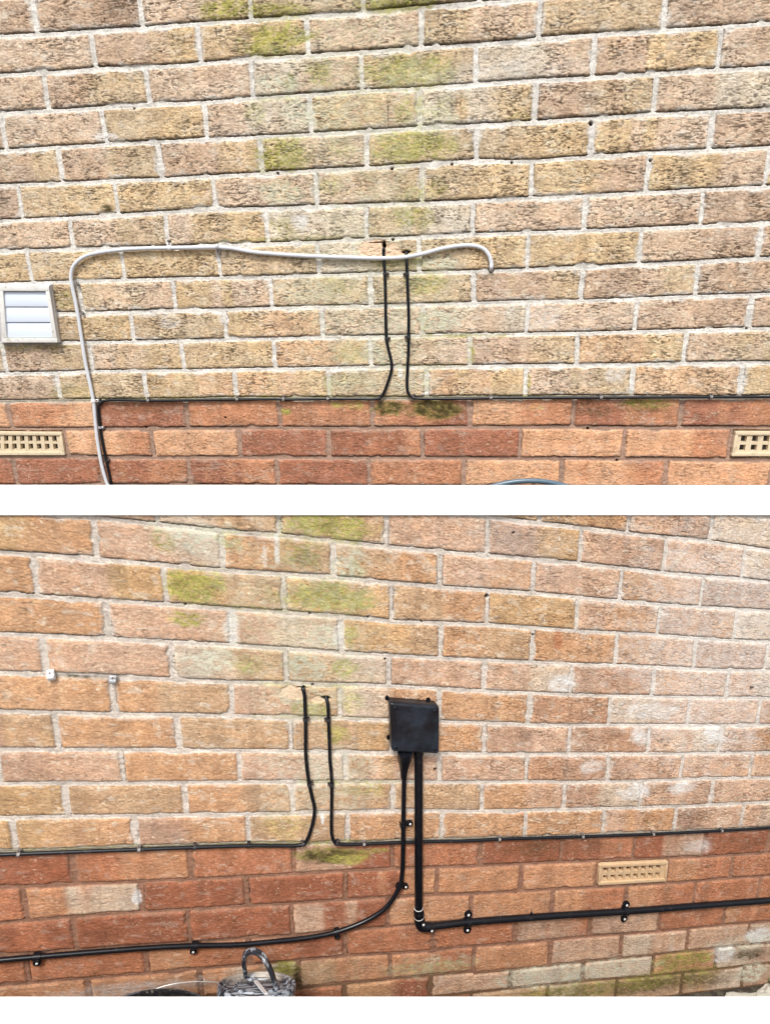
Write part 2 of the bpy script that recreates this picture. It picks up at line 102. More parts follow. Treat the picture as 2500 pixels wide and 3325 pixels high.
# ------------------------------------------------------------------ materials
def new_mat(name):
    m = bpy.data.materials.new(name); m.use_nodes = True
    return m, m.node_tree.nodes, m.node_tree.links, m.node_tree.nodes['Principled BSDF']
def simple_mat(name, col, rough=.5, var=.12, scale=60, bump=.05, spec=.5, metallic=0, dust=None, dust_amt=.3, dust_scale=25, stretch=None):
    m, n, l, b = new_mat(name)
    tc = n.new('ShaderNodeTexCoord')
    src = tc.outputs['Object']
    if stretch:
        mp = n.new('ShaderNodeMapping'); mp.inputs['Scale'].default_value = stretch
        l.new(src, mp.inputs[0]); src = mp.outputs[0]
    nz = n.new('ShaderNodeTexNoise'); nz.inputs['Scale'].default_value = scale; nz.inputs['Detail'].default_value = 6
    l.new(src, nz.inputs['Vector'])
    rp = n.new('ShaderNodeValToRGB')
    c = np.array(col, float)
    rp.color_ramp.elements[0].position = .3; rp.color_ramp.elements[1].position = .7
    rp.color_ramp.elements[0].color = (*np.clip(c * (1 - var), 0, 1), 1)
    rp.color_ramp.elements[1].color = (*np.clip(c * (1 + var), 0, 1), 1)
    l.new(nz.outputs['Fac'], rp.inputs[0])
    out = rp.outputs[0]
    if dust is not None:
        n2 = n.new('ShaderNodeTexNoise'); n2.inputs['Scale'].default_value = dust_scale; n2.inputs['Detail'].default_value = 8
        n2.inputs['Roughness'].default_value = .7
        l.new(src, n2.inputs['Vector'])
        r2 = n.new('ShaderNodeValToRGB')
        r2.color_ramp.elements[0].position = .62 - dust_amt * .35; r2.color_ramp.elements[1].position = .74 - dust_amt * .3
        l.new(n2.outputs['Fac'], r2.inputs[0])
        mx = n.new('ShaderNodeMixRGB'); mx.inputs[2].default_value = (*dust, 1)
        l.new(r2.outputs[0], mx.inputs[0]); l.new(out, mx.inputs[1]); out = mx.outputs[0]
    l.new(out, b.inputs['Base Color'])
    b.inputs['Roughness'].default_value = rough
    b.inputs['Specular IOR Level'].default_value = spec
    b.inputs['Metallic'].default_value = metallic
    if bump:
        bp = n.new('ShaderNodeBump'); bp.inputs['Strength'].default_value = bump; bp.inputs['Distance'].default_value = .002
        l.new(nz.outputs['Fac'], bp.inputs['Height']); l.new(bp.outputs[0], b.inputs['Normal'])
    return m

def brick_mat():
    m, n, l, b = new_mat("brickwork")
    at = n.new('ShaderNodeAttribute'); at.attribute_name = 'Col'
    lay = n.new('ShaderNodeAttribute'); lay.attribute_name = 'lay'
    mp = n.new('ShaderNodeMapping'); mp.inputs['Scale'].default_value = (220, 760, 220)
    l.new(lay.outputs['Vector'], mp.inputs[0])
    nz = n.new('ShaderNodeTexNoise'); nz.inputs['Scale'].default_value = 1.0; nz.inputs['Detail'].default_value = 5; nz.inputs['Roughness'].default_value = .65
    l.new(mp.outputs[0], nz.inputs['Vector'])
    mr = n.new('ShaderNodeMapRange'); mr.inputs['From Min'].default_value = .3; mr.inputs['From Max'].default_value = .7
    mr.inputs['To Min'].default_value = .70; mr.inputs['To Max'].default_value = 1.28
    l.new(nz.outputs['Fac'], mr.inputs['Value'])
    mul = n.new('ShaderNodeVectorMath'); mul.operation = 'SCALE'
    l.new(at.outputs['Color'], mul.inputs[0]); l.new(mr.outputs[0], mul.inputs['Scale'])
    l.new(mul.outputs[0], b.inputs['Base Color'])
    b.inputs['Roughness'].default_value = .93
    b.inputs['Specular IOR Level'].default_value = .15
    bp = n.new('ShaderNodeBump'); bp.inputs['Strength'].default_value = .5; bp.inputs['Distance'].default_value = .0012
    l.new(nz.outputs['Fac'], bp.inputs['Height']); l.new(bp.outputs[0], b.inputs['Normal'])
    return m
M_brick = brick_mat()
M_white_paint = simple_mat("white_border_finish", (.86, .86, .86), .8, .01, 30, .03, .2)
M_black_cable = simple_mat("black_pvc", (.006, .007, .010), .38, .3, 90, .03, .4, dust=(.08, .075, .07), dust_amt=.06, dust_scale=60)
M_black_box = simple_mat("black_abs", (.005, .006, .010), .30, .25, 25, .04, .5, dust=(.016, .024, .036), dust_amt=.5, dust_scale=14)
M_black_conduit = simple_mat("black_conduit", (.005, .006, .009), .30, .25, 50, .02, .38, dust=(.06, .06, .06), dust_amt=.05, dust_scale=70)
M_clip_black = simple_mat("black_clip_plastic", (.028, .028, .032), .5, .3, 200, .05)
M_clip_grey = simple_mat("grey_clip_plastic", (.42, .43, .45), .5, .15, 200, .05, dust=(.2, .18, .15), dust_amt=.3, dust_scale=150)
M_clip_dark = simple_mat("weathered_clip_plastic", (.17, .16, .155), .55, .25, 200, .05, dust=(.35, .33, .3), dust_amt=.35, dust_scale=150)
M_clip_white = simple_mat("white_clip_plastic", (.78, .78, .78), .45, .04, 120, .03)
M_white_cable = simple_mat("pale_grey_pvc", (.62, .64, .68), .45, .05, 60, .02, .5)
M_vent_frame = simple_mat("aged_white_plastic", (.70, .69, .66), .5, .06, 40, .04, .4, dust=(.42, .38, .30), dust_amt=.22, dust_scale=45)
M_vent_side = simple_mat("grey_vent_side", (.50, .50, .52), .55, .12, 60, .04, .3)
M_vent_flap = simple_mat("vent_flap_plastic", (.64, .70, .80), .4, .015, 14, .0, .3)
M_nail = simple_mat("zinc_screw", (.72, .72, .70), .35, .06, 400, .02, .7)
M_rust = simple_mat("rusty_nail", (.12, .07, .05), .7, .3, 300, .1)
M_air = simple_mat("buff_terracotta", tuple(alb((226, 192, 152))), .85, .14, 60, .35, .2, dust=tuple(alb((200, 180, 150))), dust_amt=.25, dust_scale=60)
M_air_cream = simple_mat("cream_terracotta", tuple(alb((236, 216, 184))), .85, .12, 60, .35, .2, dust=tuple(alb((205, 190, 160))), dust_amt=.3, dust_scale=60)
M_void = simple_mat("dark_cavity_shade", (.016, .013, .011), .95, .4, 80, .2, .1)  # near-black colour stands in for the shade inside openings
M_grey_void = simple_mat("dusty_cavity", (.07, .065, .06), .95, .6, 120, .2, .1)
M_ground = simple_mat("damp_soil", (.055, .045, .034), .95, .5, 18, .8, .2, dust=(.12, .11, .08), dust_amt=.4, dust_scale=30)
M_stone = simple_mat("pale_stone", (.56, .54, .47), .9, .12, 40, .5, .2, dust=(.28, .26, .18), dust_amt=.2, dust_scale=40)
M_moss_stone = simple_mat("mossy_stone", (.22, .20, .15), .95, .5, 90, .8, .2, dust=(.20, .21, .08), dust_amt=.5, dust_scale=60)
M_rubber = simple_mat("black_rubber", (.014, .014, .017), .5, .4, 60, .08, .4, dust=(.30, .24, .17), dust_amt=.16, dust_scale=120)
M_wire = simple_mat("galvanised_wire", (.50, .49, .46), .4, .1, 300, .02, .5, metallic=.4)
M_tin = simple_mat("paint_splashed_tin", (.035, .045, .065), .35, .5, 60, .1, .5, dust=(.62, .66, .70), dust_amt=.75, dust_scale=30, stretch=(1, 1, .35))
M_tin_handle = simple_mat("paint_splashed_handle", (.02, .025, .035), .4, .5, 60, .1, .5, dust=(.62, .67, .72), dust_amt=.30, dust_scale=38)

def tin_lid_mat():
    m, n, l, b = new_mat("dusty_tin_lid")
    tc = n.new('ShaderNodeTexCoord')
    n1 = n.new('ShaderNodeTexNoise'); n1.inputs['Scale'].default_value = 12; n1.inputs['Detail'].default_value = 4; n1.inputs['Distortion'].default_value = 1.0
    mp = n.new('ShaderNodeMapping'); mp.inputs['Scale'].default_value = (.8, 2.2, 1)
    mp.inputs['Rotation'].default_value = (0, 0, .35)
    l.new(tc.outputs['Object'], mp.inputs[0])
    n2 = n.new('ShaderNodeTexNoise'); n2.inputs['Scale'].default_value = 26; n2.inputs['Detail'].default_value = 6; n2.inputs['Distortion'].default_value = 2.5
    l.new(tc.outputs['Object'], n1.inputs['Vector']); l.new(mp.outputs[0], n2.inputs['Vector'])
    r1 = n.new('ShaderNodeValToRGB')
    r1.color_ramp.elements[0].position = .50; r1.color_ramp.elements[0].color = (.09, .12, .17, 1)
    r1.color_ramp.elements[1].position = .54; r1.color_ramp.elements[1].color = (.42, .47, .52, 1)
    e = r1.color_ramp.elements.new(.44); e.color = (.015, .02, .03, 1)
    l.new(n2.outputs['Fac'], r1.inputs[0])
    # sandy dust lies on the half of the lid next to the wall
    sx = n.new('ShaderNodeSeparateXYZ'); l.new(tc.outputs['Object'], sx.inputs[0])
    ad = n.new('ShaderNodeMath'); ad.operation = 'MULTIPLY_ADD'; ad.inputs[1].default_value = 6.0
    l.new(sx.outputs['Y'], ad.inputs[0]); l.new(n1.outputs['Fac'], ad.inputs[2])
    r2 = n.new('ShaderNodeValToRGB'); r2.color_ramp.elements[0].position = .60; r2.color_ramp.elements[1].position = .80
    l.new(ad.outputs[0], r2.inputs[0])
    mx = n.new('ShaderNodeMixRGB'); mx.inputs[2].default_value = (.42, .37, .31, 1)
    l.new(r2.outputs[0], mx.inputs[0]); l.new(r1.outputs[0], mx.inputs[1])
    l.new(mx.outputs[0], b.inputs['Base Color'])
    b.inputs['Roughness'].default_value = .45
    bp = n.new('ShaderNodeBump'); bp.inputs['Strength'].default_value = .3; bp.inputs['Distance'].default_value = .002
    l.new(n2.outputs['Fac'], bp.inputs['Height']); l.new(bp.outputs[0], b.inputs['Normal'])
    return m
M_tin_lid = tin_lid_mat()

def hose_mat():
    m, n, l, b = new_mat("braided_hose")
    at = n.new('ShaderNodeAttribute'); at.attribute_name = 'tube'      # (length, angle)
    sx = n.new('ShaderNodeSeparateXYZ'); l.new(at.outputs['Vector'], sx.inputs[0])
    def helix(sg):
        a = n.new('ShaderNodeMath'); a.operation = 'MULTIPLY'; a.inputs[1].default_value = 1500.0; l.new(sx.outputs['X'], a.inputs[0])
        c = n.new('ShaderNodeMath'); c.operation = 'MULTIPLY_ADD'; c.inputs[1].default_value = 8.0 * sg
        l.new(sx.outputs['Y'], c.inputs[0]); l.new(a.outputs[0], c.inputs[2])
        s = n.new('ShaderNodeMath'); s.operation = 'SINE'; l.new(c.outputs[0], s.inputs[0]); return s
    p, q = helix(1), helix(-1)
    mxm = n.new('ShaderNodeMath'); mxm.operation = 'MULTIPLY'; l.new(p.outputs[0], mxm.inputs[0]); l.new(q.outputs[0], mxm.inputs[1])
    rp = n.new('ShaderNodeValToRGB'); rp.color_ramp.elements[0].position = .35; rp.color_ramp.elements[1].position = .6
    mr = n.new('ShaderNodeMapRange'); mr.inputs['From Min'].default_value = -1; l.new(mxm.outputs[0], mr.inputs['Value'])
    rp.color_ramp.elements[0].color = (.008, .012, .025, 1); rp.color_ramp.elements[1].color = (.15, .25, .33, 1)
    l.new(mr.outputs[0], rp.inputs[0]); l.new(rp.outputs[0], b.inputs['Base Color'])
    b.inputs['Roughness'].default_value = .3
    return m
M_hose = hose_mat()

# ------------------------------------------------------------------ brick walls
rng = np.random.default_rng(7)
TONES = {   # what each brick is made of
 'b': (215, 190, 156), 'g': (225, 195, 152), 'p': (228, 200, 176), 'w': (233, 221, 202), 'k': (208, 178, 155),
 'd': (180, 152, 132), 'o': (232, 190, 152), 'r': (205, 148, 114), 'R': (178, 122, 97), 'q': (229, 178, 140), 'n': (204, 160, 132)}
TONES_L = {
 'b': (203, 168, 132), 'g': (212, 172, 124), 'p': (219, 180, 154), 'w': (222, 203, 182), 'k': (188, 152, 130),
 'd': (166, 134, 112), 'o': (212, 162, 121), 'r': (196, 134, 101), 'R': (172, 112, 85), 'q': (209, 155, 118), 'n': (192, 148, 120)}
TU = {0:'dk kd pb bb bb',1:'pp kg bg pp bp bb kk',2:'kp kb pp wp gb wp kg pk',3:'kk pp bg pw gk wg kb pw',4:'kb kb kg bp gb bg gp kp',
 5:'kk bg gg pp pb bg gk gp gb',6:'pp pb pg ww bw pp pk kd',7:'bg bg gg bb wb bg gg pk kk',8:'bb bp gp bb bb kb kb kk',9:'bb bg bb go pp pw pp kk kk',
 10:'bb kb pg bg og bp kb og pb',11:'kk bb go og bb og pb oo go',12:'oo ro RR rr rr rR or Rr Rr',13:'oo or oo RR Rr RR oo or gg',14:'kR RR Rr Rr RR rr oo or oo'}
TL = {1:'bg go pk ww',2:'pp wb bb pp kg pk pp ww',3:'go pw ob bo po pp op kk',4:'oo pg gb gg bo gg po ko ww',5:'oo pp pw gb ob oo op kk ww',
 6:'pp pp wb bw pp pw kr op pw',7:'oo ob pb wo oo rr wp pp Rr',8:'kb oo bb bg oo kp kR pw po',9:'kp oo pw bp pp rk kp pp pp',10:'gg bb ob bb bb op kw pp pp',
 11:'gg go ko bb oo oo oo po kp pw',12:'RR ro rr kR rr RR Rr Rk RR rr',13:'rr ow RR RR Ro oo oo gg or rr',14:'rR RR RR pR oo oo or or rr rr',15:'rr rr or rR rr rr kr kp rr or',
 16:'oo oo ow bo or oo pp wp pp ww',17:'pp ww ww oo wk',18:'bb wb bb bw kw'}

class Grid:
    def __init__(s, xs, ys): s.xs, s.ys = xs, ys
    def noise(s, cx, cy, octv=1, rough=.5):
        out = np.zeros((len(s.ys), len(s.xs)), np.float32); amp = 1.; tot = 0.
        for _ in range(octv):
            X = (s.xs - s.xs[0]) / cx + rng.random(); Y = (s.ys - s.ys[0]) / cy + rng.random()
            ix = X.astype(int); iy = Y.astype(int); fx = X - ix; fy = Y - iy
            fx = fx * fx * (3 - 2 * fx); fy = fy * fy * (3 - 2 * fy)
            R = rng.random((iy.max() + 2, ix.max() + 2)).astype(np.float32)
            A = R[:, ix] * (1 - fx) + R[:, ix + 1] * fx
            out += amp * (A[iy] * (1 - fy)[:, None] + A[iy + 1] * fy[:, None]); tot += amp
            amp *= rough; cx *= .5; cy *= .5
        return out / tot
def sst(a, b, x):
    t = np.clip((x - a) / (b - a), 0, 1); return t * t * (3 - 2 * t)

def build_wall(key, F, step, tones, tl, label, pale_to, smooth_left, air_cells, thick, CR):
    d = D[key]; pu, pv = d['pu'], d['pv']
    (s0, t0), (s1, t1), (s2, t2), (s3, t3), *_ = d['corners']
    smin, smax = min(s0, s1), max(s2, s3); tmax, tmin = max(t0, t2), min(t1, t3)
    xs = np.arange(smin, smax, step); stepy = step * .7; ys = np.arange(-tmax, -tmin, stepy)      # ys: distance downwards
    G = Grid(xs, ys); N = G.noise
    SS = np.broadcast_to(xs, (len(ys), len(xs))); VV = np.broadcast_to(ys[:, None], SS.shape)
    ws = SS + (N(.012, .012, 2) - .5) * .0018 + (N(.10, .05) - .5) * .003
    wv = VV + (N(.014, .010, 2) - .5) * .0014 + (N(.12, .05) - .5) * .002
    beds = {int(k): np.array(v, float) for k, v in d['beds'].items()}
    rows = {int(k): v for k, v in d['rows'].items()}
    rmin = int(np.floor(ys[0] / pv)) - 2; rmax = int(np.ceil(ys[-1] / pv)) + 2
    def bed(r):      # bed below row r
        base = np.full_like(ws, (r + 1) * pv)
        if r in beds: k = beds[r]
        else:
            near = min(beds, key=lambda q: abs(q - r)); k = beds[near]
            k = np.stack([k[:, 0], k[:, 1] * .5], 1)
        return base + np.interp(ws, k[:, 0] / 1000, k[:, 1] / 10000)
    row = np.full(ws.shape, -99, int); dT = np.zeros_like(ws); dB = np.zeros_like(ws); dL = np.zeros_like(ws); dR = np.zeros_like(ws)
    col = np.zeros(ws.shape + (3,)); bid = np.zeros(ws.shape, int); fr = np.zeros_like(ws); half_w = np.full(ws.shape, .0052)
    mean_ = np.array((222, 196, 164) if key == 'U' else (209, 173, 141))
    T = {k: s2l(np.array(v) * (.70 if k in 'bgpkodnw' else 1) + mean_ * (.30 if k in 'bgpkodnw' else 0)) for k, v in tones.items()}
    prev = bed(rmin - 1)
    iscell = np.zeros(ws.shape, bool)
    for r in range(rmin, rmax):
        cur = bed(r)
        m = (wv >= prev) & (wv < cur)
        if m.any():
            row[m] = r; dT[m] = (wv - prev)[m]; dB[m] = (cur - wv)[m]
            if r in rows: u0, res = rows[r]
            else: u0, res = (0 if r % 2 == 0 else .5), [0, 0]
            js = [(u0 + i) * pu + q / 1000 for i, q in enumerate(res)]
            tn = tl.get(r, '').split()
            pre = [js[0] - pu * k for k in range(6, 0, -1)]; post = [js[-1] + pu * k for k in range(1, 14)]
            allj = np.array(pre + js + post)
            cl = []
            if r > pale_to: tn = [q.replace('o', 'q') for q in tn]
            else: tn = [q.replace('r', 'n').replace('R', 'n') for q in tn]
            for i in range(len(allj) - 1):
                j = i - 5          # brick i lies between joints i and i+1; first listed tone is the brick left of js[0]
                if 0 <= j < len(tn): cl.append(tn[j])
                else:
                    pool = 'bgpk' if r <= pale_to else 'rRor'
                    cl.append(rng.choice(list(pool)) + rng.choice(list(pool)))
            ca = np.array([T[c[0]] for c in cl]); cb = np.array([T[c[1]] for c in cl])
            jit = 1 + (rng.random((len(cl), 1)) - .5) * .08
            ca *= jit; cb *= jit
            ix = np.clip(np.searchsorted(allj, ws[m]) - 1, 0, len(cl) - 1)
            L_ = allj[ix]; R_ = allj[ix + 1]
            dL[m] = ws[m] - L_; dR[m] = R_ - ws[m]; f = (ws[m] - L_) / (R_ - L_)
            fr[m] = f; bid[m] = (r + 50) * 100 + ix
            g = sst(.3, .7, f + (N(.03, .2)[m] - .5) * .7)[:, None]
            col[m] = ca[ix] * (1 - g) + cb[ix] * g
            for (ar, au) in air_cells:
                if ar == r:
                    k = int(np.argmin(np.abs(allj - au)))
                    sel = np.zeros(ws.shape, bool); sel[m] = (ix == k); iscell |= sel
        prev = cur
    hb = rng.random(20000).astype(np.float32); hb2 = rng.random(20000).astype(np.float32)
    RB = hb[bid % 20000]; RB2 = hb2[bid % 20000]
    low = row > pale_to
    mw = .0050 + (RB - .5) * .0012
    mwl = .0056 + (RB2 - .5) * .0024
    qx = np.minimum(dL, dR) - mwl; qz = np.minimum(dT, dB) - mw
    rc = .0028
    dd = np.where((qx < rc) & (qz < rc), rc - np.hypot(rc - qx, rc - qz), np.minimum(qx, qz))
    dd = dd + (N(.006, .003, 2) - .55) * .0016 - np.clip(N(.03, .02) - .74, 0, 1) * .018
    inb = sst(-.0008, .0010, dd)
    # crinkled face of the bricks: short horizontal tears with ragged ends
    rug = N(.035, .02, 2)
    c1 = N(.0120, .0022, 1); c2 = N(.020, .0030, 1); c3 = N(.0075, .0040, 1)
    ridge = 1 - np.abs(c1 * 2 - 1); ridge2 = 1 - np.abs(c2 * 2 - 1)
    tear = sst(.66, .92, ridge) * sst(.50, .62, c3 + (rug - .5) * .5 + (RB2 - .5) * .10)
    tear = np.maximum(tear, sst(.80, .97, ridge2) * sst(.45, .6, N(.009, .0045) + (rug - .5) * .4))
    tiny = sst(.62, .88, 1 - np.abs(N(.0070, .0023, 1) * 2 - 1)) * sst(.52, .66, N(.0060, .0035, 1) + (rug - .5) * .3) * (.55 + .45 * RB)
    tear = np.maximum(tear, tiny * .9)
    calm = 1 - smooth_left * (1 - sst(smin + .35, smin + 1.6, SS))
    calm = calm * (1 - .35 * low)
    tear = tear * calm * CR * (.55 + .75 * sst(.30, .70, N(.045, .03, 2)))
    pit = sst(.74, .84, N(.006, .0045, 1)) * sst(.5, .6, N(.03, .02))
    h_brick = (RB - .5) * .0014 + (N(.05, .03, 2) - .5) * .0018 + (N(.006, .003, 2) - .5) * .0012 - tear * .0010 - pit * .0006
    h_brick += -.0012 * (1 - sst(0, .006, dd))
    h_m = -.0034 + (N(.012, .006, 2) - .5) * .0016 - .0008 * low
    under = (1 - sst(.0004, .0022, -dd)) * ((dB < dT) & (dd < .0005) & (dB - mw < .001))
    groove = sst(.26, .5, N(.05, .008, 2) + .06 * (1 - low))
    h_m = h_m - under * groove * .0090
    side = (1 - sst(.0003, .0018, -dd)) * ((dL < mwl + .001)) * sst(.55, .7, N(.02, .05))
    h_m = h_m - side * (.004 + .003 * low)
    H = h_brick * inb + h_m * (1 - inb)
    # colour of the stuff itself
    band = N(.016, .25, 2); fine = N(.004, .002, 2); bl = N(.03, .018, 3); pk = N(.04, .03, 2)
    col = col * (1 + (band - .5) * .30)[..., None] * (1 + (bl - .5) * .46)[..., None] * (1 + (fine - .5) * .62)[..., None]
    col = col * (1 + (pk - .5)[..., None] * np.array([.08, -.03, -.16]))
    whit = sst(.60, .80, N(.02, .012, 3)) * .35 * (1 - .5 * low)
    col = col * (1 - whit[..., None]) + s2l((240, 230, 214)) * whit[..., None]
    speck = sst(.80, .86, N(.0045, .0030, 1)) * sst(.46, .62, N(.03, .02)) * (.6 - .25 * low)
    col = col * (1 - speck[..., None]) + s2l((250, 228, 200)) * speck[..., None]
    lite = sst(.60, .85, N(.007, .0022, 1)) * sst(.35, .6, N(.02, .012, 2)) * .42 * (1 - .3 * low)
    col = col * (1 - lite[..., None]) + np.clip(col * 1.5 + .06, 0, .95) * lite[..., None]
    dirt = s2l((78, 62, 48)) if key == 'U' else s2l((92, 66, 46))
    tt = np.clip(tear * (.62 - .14 * low) + pit * .25, 0, .9)[..., None]
    col = col * (1 - tt) + dirt * tt
    rim = (1 - sst(.0, .0035, dd)) * .18 * sst(.4, .6, N(.05, .02))
    col = col * (1 - rim)[..., None]
    # mortar, with the shadow lines along the bricks in its colour
    mc = np.where(low[..., None], s2l((176, 146, 128)) if key == 'U' else s2l((164, 124, 102)), s2l((231, 226, 218)) if key == 'U' else s2l((219, 208, 196)))
    trans = (np.abs(row - (pale_to + .5)) < 1) & (np.where(row <= pale_to, dB, dT) < .008)
    mc = np.where(trans[..., None], s2l((190, 180, 165)), mc)
    mc = mc * (1 + (N(.025, .010, 3) - .5) * .55)[..., None] * (1 + (N(.003, .003, 1) - .5) * .3)[..., None]
    mdirt = sst(.68, .84, N(.010, .004, 2)) * .4
    mc = mc * (1 - mdirt[..., None]) + s2l((120, 108, 92)) * mdirt[..., None]
    gap_shade = np.clip(under * groove * .95 + side * .5, 0, 1)[..., None]
    mc = mc * (1 - gap_shade) + s2l((60, 50, 42)) * gap_shade  # paints shade under the bricks and along their sides into the mortar
    if key == 'L':
        dk = (row >= 17)[..., None] * .6; mc = mc * (1 - dk) + s2l((112, 92, 66)) * dk
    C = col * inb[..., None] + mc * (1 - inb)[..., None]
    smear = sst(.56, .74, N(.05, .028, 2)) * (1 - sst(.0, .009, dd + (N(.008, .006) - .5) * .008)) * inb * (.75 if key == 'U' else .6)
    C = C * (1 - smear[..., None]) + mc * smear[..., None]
    # growths, washes and stains, each where it sits on the wall
    PC = {'M': (176, 170, 92), 'L': (222, 222, 200), 'W': (238, 236, 232), 'D': (84, 72, 46), 'P': (246, 214, 182), 'K': (50, 42, 36), 'R': (180, 96, 64)}
    brk = N(.010, .007, 3); brk2 = N(.03, .02, 3); grit = sst(.30, .62, N(.0055, .0035, 2))
    for k, ps, pt, rx, ry, a in d['pat']:
        cx = int((ps - xs[0]) / step); cy = int((-pt - ys[0]) / stepy); wx = int(2.2 * rx / step) + 2; wy = int(2.2 * ry / stepy) + 2
        y0, y1, x0, x1 = max(0, cy - wy), min(len(ys), cy + wy), max(0, cx - wx), min(len(xs), cx + wx)
        if y0 >= y1 or x0 >= x1: continue
        sl = (slice(y0, y1), slice(x0, x1))
        q = np.sqrt(((SS[sl] - ps) / rx) ** 2 + ((-VV[sl] - pt) / ry) ** 2)
        q = q + (brk2[sl] - .5) * .9
        f = (1 - sst(.55, 1.35, q)) * a
        f = f * (np.clip(.1 + (brk[sl] - .28) * 2.2, 0, 1.1) if k == 'L' else np.clip(.45 + (brk[sl] - .25) * 1.5, 0, 1.25))
        if k == 'M': f = f * np.where(inb[sl] > .5, .92, .62) * (.50 + 1.1 * grit[sl])
        f = np.clip(f, 0, .93)[..., None]
        pc = s2l(PC[k])
        if k in 'MD':
            pc = pc * (1 + (bl[sl] - .5) * .9 + (fine[sl] - .5) * .6)[..., None]
            if k == 'M':  pc = pc * (1 + (band[sl] - .5) * .3)[..., None] * (1 - .45 * tear[sl] * inb[sl])[..., None]
        C[sl] = C[sl] * (1 - f) + pc * f
        if k == 'P' or (k == 'D' and a >= 1.15): H[sl] -= f[..., 0] * (.0025 if k == 'P' else .010)
    for hs, ht, hr in d['holes']:
        q = np.hypot(SS - hs, -VV - ht) + (N(.004, .004) - .5) * .0015
        hr = max(hr, .0030)
        f = 1 - sst(hr * .7, hr * 1.05, q)
        H -= f * .016
        C = C * (1 - f[..., None] * .85) + s2l((44, 36, 30)) * f[..., None] * .85
    H = np.where(iscell & (dd > -.001), -.012, H)
    C = np.clip(C / EF, 0.004, .86)
    # trim to the built wall outline and turn into a mesh
    f = (VV - ys[0]) / (ys[-1] - ys[0])
    keepv = (SS >= (s0 if t0 == tmax else s0) * (1 - f) + s1 * f - .02) & (SS <= s2 * (1 - f) + s3 * f + .02)
    if key == 'L':
        tl_, tr_ = t0, t2           # the top of the low wall follows its white border board
        keepv &= (-VV <= t0 + (t2 - t0) * (SS - s0) / (s2 - s0) + .002)
    kf = keepv[:-1, :-1] & keepv[1:, :-1] & keepv[:-1, 1:] & keepv[1:, 1:]
    idx = np.arange(SS.size).reshape(SS.shape)
    fa = np.stack([idx[:-1, :-1][kf], idx[1:, :-1][kf], idx[1:, 1:][kf], idx[:-1, 1:][kf]], 1)
    used = np.zeros(SS.size, bool); used[fa.ravel()] = True
    remap = np.cumsum(used) - 1
    e1, e2, n = [np.array(d[k]) for k in ('e1', 'e2', 'n')]
    S_, V_, H_ = SS.ravel()[used], VV.ravel()[used], H.ravel()[used]
    P = e1 * S_[:, None] - e2 * V_[:, None] + n * H_[:, None]
    Cc = C.reshape(-1, 3)[used]; lay = np.stack([S_, V_, H_], 1)
    fa = remap[fa]
    nv = len(P)
    # body of the wall behind the face: border extruded backwards and closed
    e = np.concatenate([fa[:, [0, 1]], fa[:, [1, 2]], fa[:, [2, 3]], fa[:, [3, 0]]])
    keyf = e[:, 0].astype(np.int64) * nv + e[:, 1]; keyr = e[:, 1].astype(np.int64) * nv + e[:, 0]
    be = e[~np.isin(keyf, keyr)]
    bv, inv = np.unique(be.ravel(), return_inverse=True); inv = inv.reshape(-1, 2)
    back = P[bv] - n * thick
    quads = np.stack([be[:, 1], be[:, 0], nv + inv[:, 0], nv + inv[:, 1]], 1)
    cen = back.mean(0)
    P = np.concatenate([P, back, cen[None]]); Cc = np.concatenate([Cc, Cc[bv], Cc[:1]]); lay = np.concatenate([lay, lay[bv], lay[:1]])
    tris = np.stack([nv + inv[:, 1], nv + inv[:, 0], np.full(len(be), len(P) - 1)], 1)
    me = bpy.data.meshes.new('brick_wall')
    nq = len(fa) + len(quads); me.vertices.add(len(P)); me.vertices.foreach_set('co', P.astype(np.float32).ravel())
    loops = np.concatenate([fa.ravel(), quads.ravel(), tris.ravel()]).astype(np.int32)
    me.loops.add(len(loops)); me.loops.foreach_set('vertex_index', loops)
    me.polygons.add(nq + len(tris))
    ls = np.concatenate([np.arange(nq) * 4, nq * 4 + np.arange(len(tris)) * 3]).astype(np.int32)
    me.polygons.foreach_set('loop_start', ls)
    me.update(calc_edges=True)
    me.polygons.foreach_set('use_smooth', np.ones(nq + len(tris), bool))
    a = me.color_attributes.new('Col', 'FLOAT_COLOR', 'POINT')
    a.data.foreach_set('color', np.concatenate([Cc, np.ones((len(Cc), 1))], 1).astype(np.float32).ravel())
    b = me.attributes.new('lay', 'FLOAT_VECTOR', 'POINT'); b.data.foreach_set('vector', lay.astype(np.float32).ravel())
    me.materials.append(M_brick)
    o = link(bpy.data.objects.new('brick_wall', me)); o.location = F.O
    print('wall', key, len(P), 'verts')
    return tag(o, label, 'wall')

wall_u = build_wall('U', FU, .0019, TONES, TU, 'tall buff brick wall with a white cable looping over it, in the upper half', 11, .0,
                    [(13, D['U']['pu'] * -1.5), (13, D['U']['pu'] * 6.5)], .10, 1.0)
wall_l = build_wall('L', FL, .0018, TONES_L, TL, 'orange and buff brick wall carrying the square black junction box, in the lower half', 11, .75,
                    [(13, D['L']['pu'] * 6.5)], .09, .8)

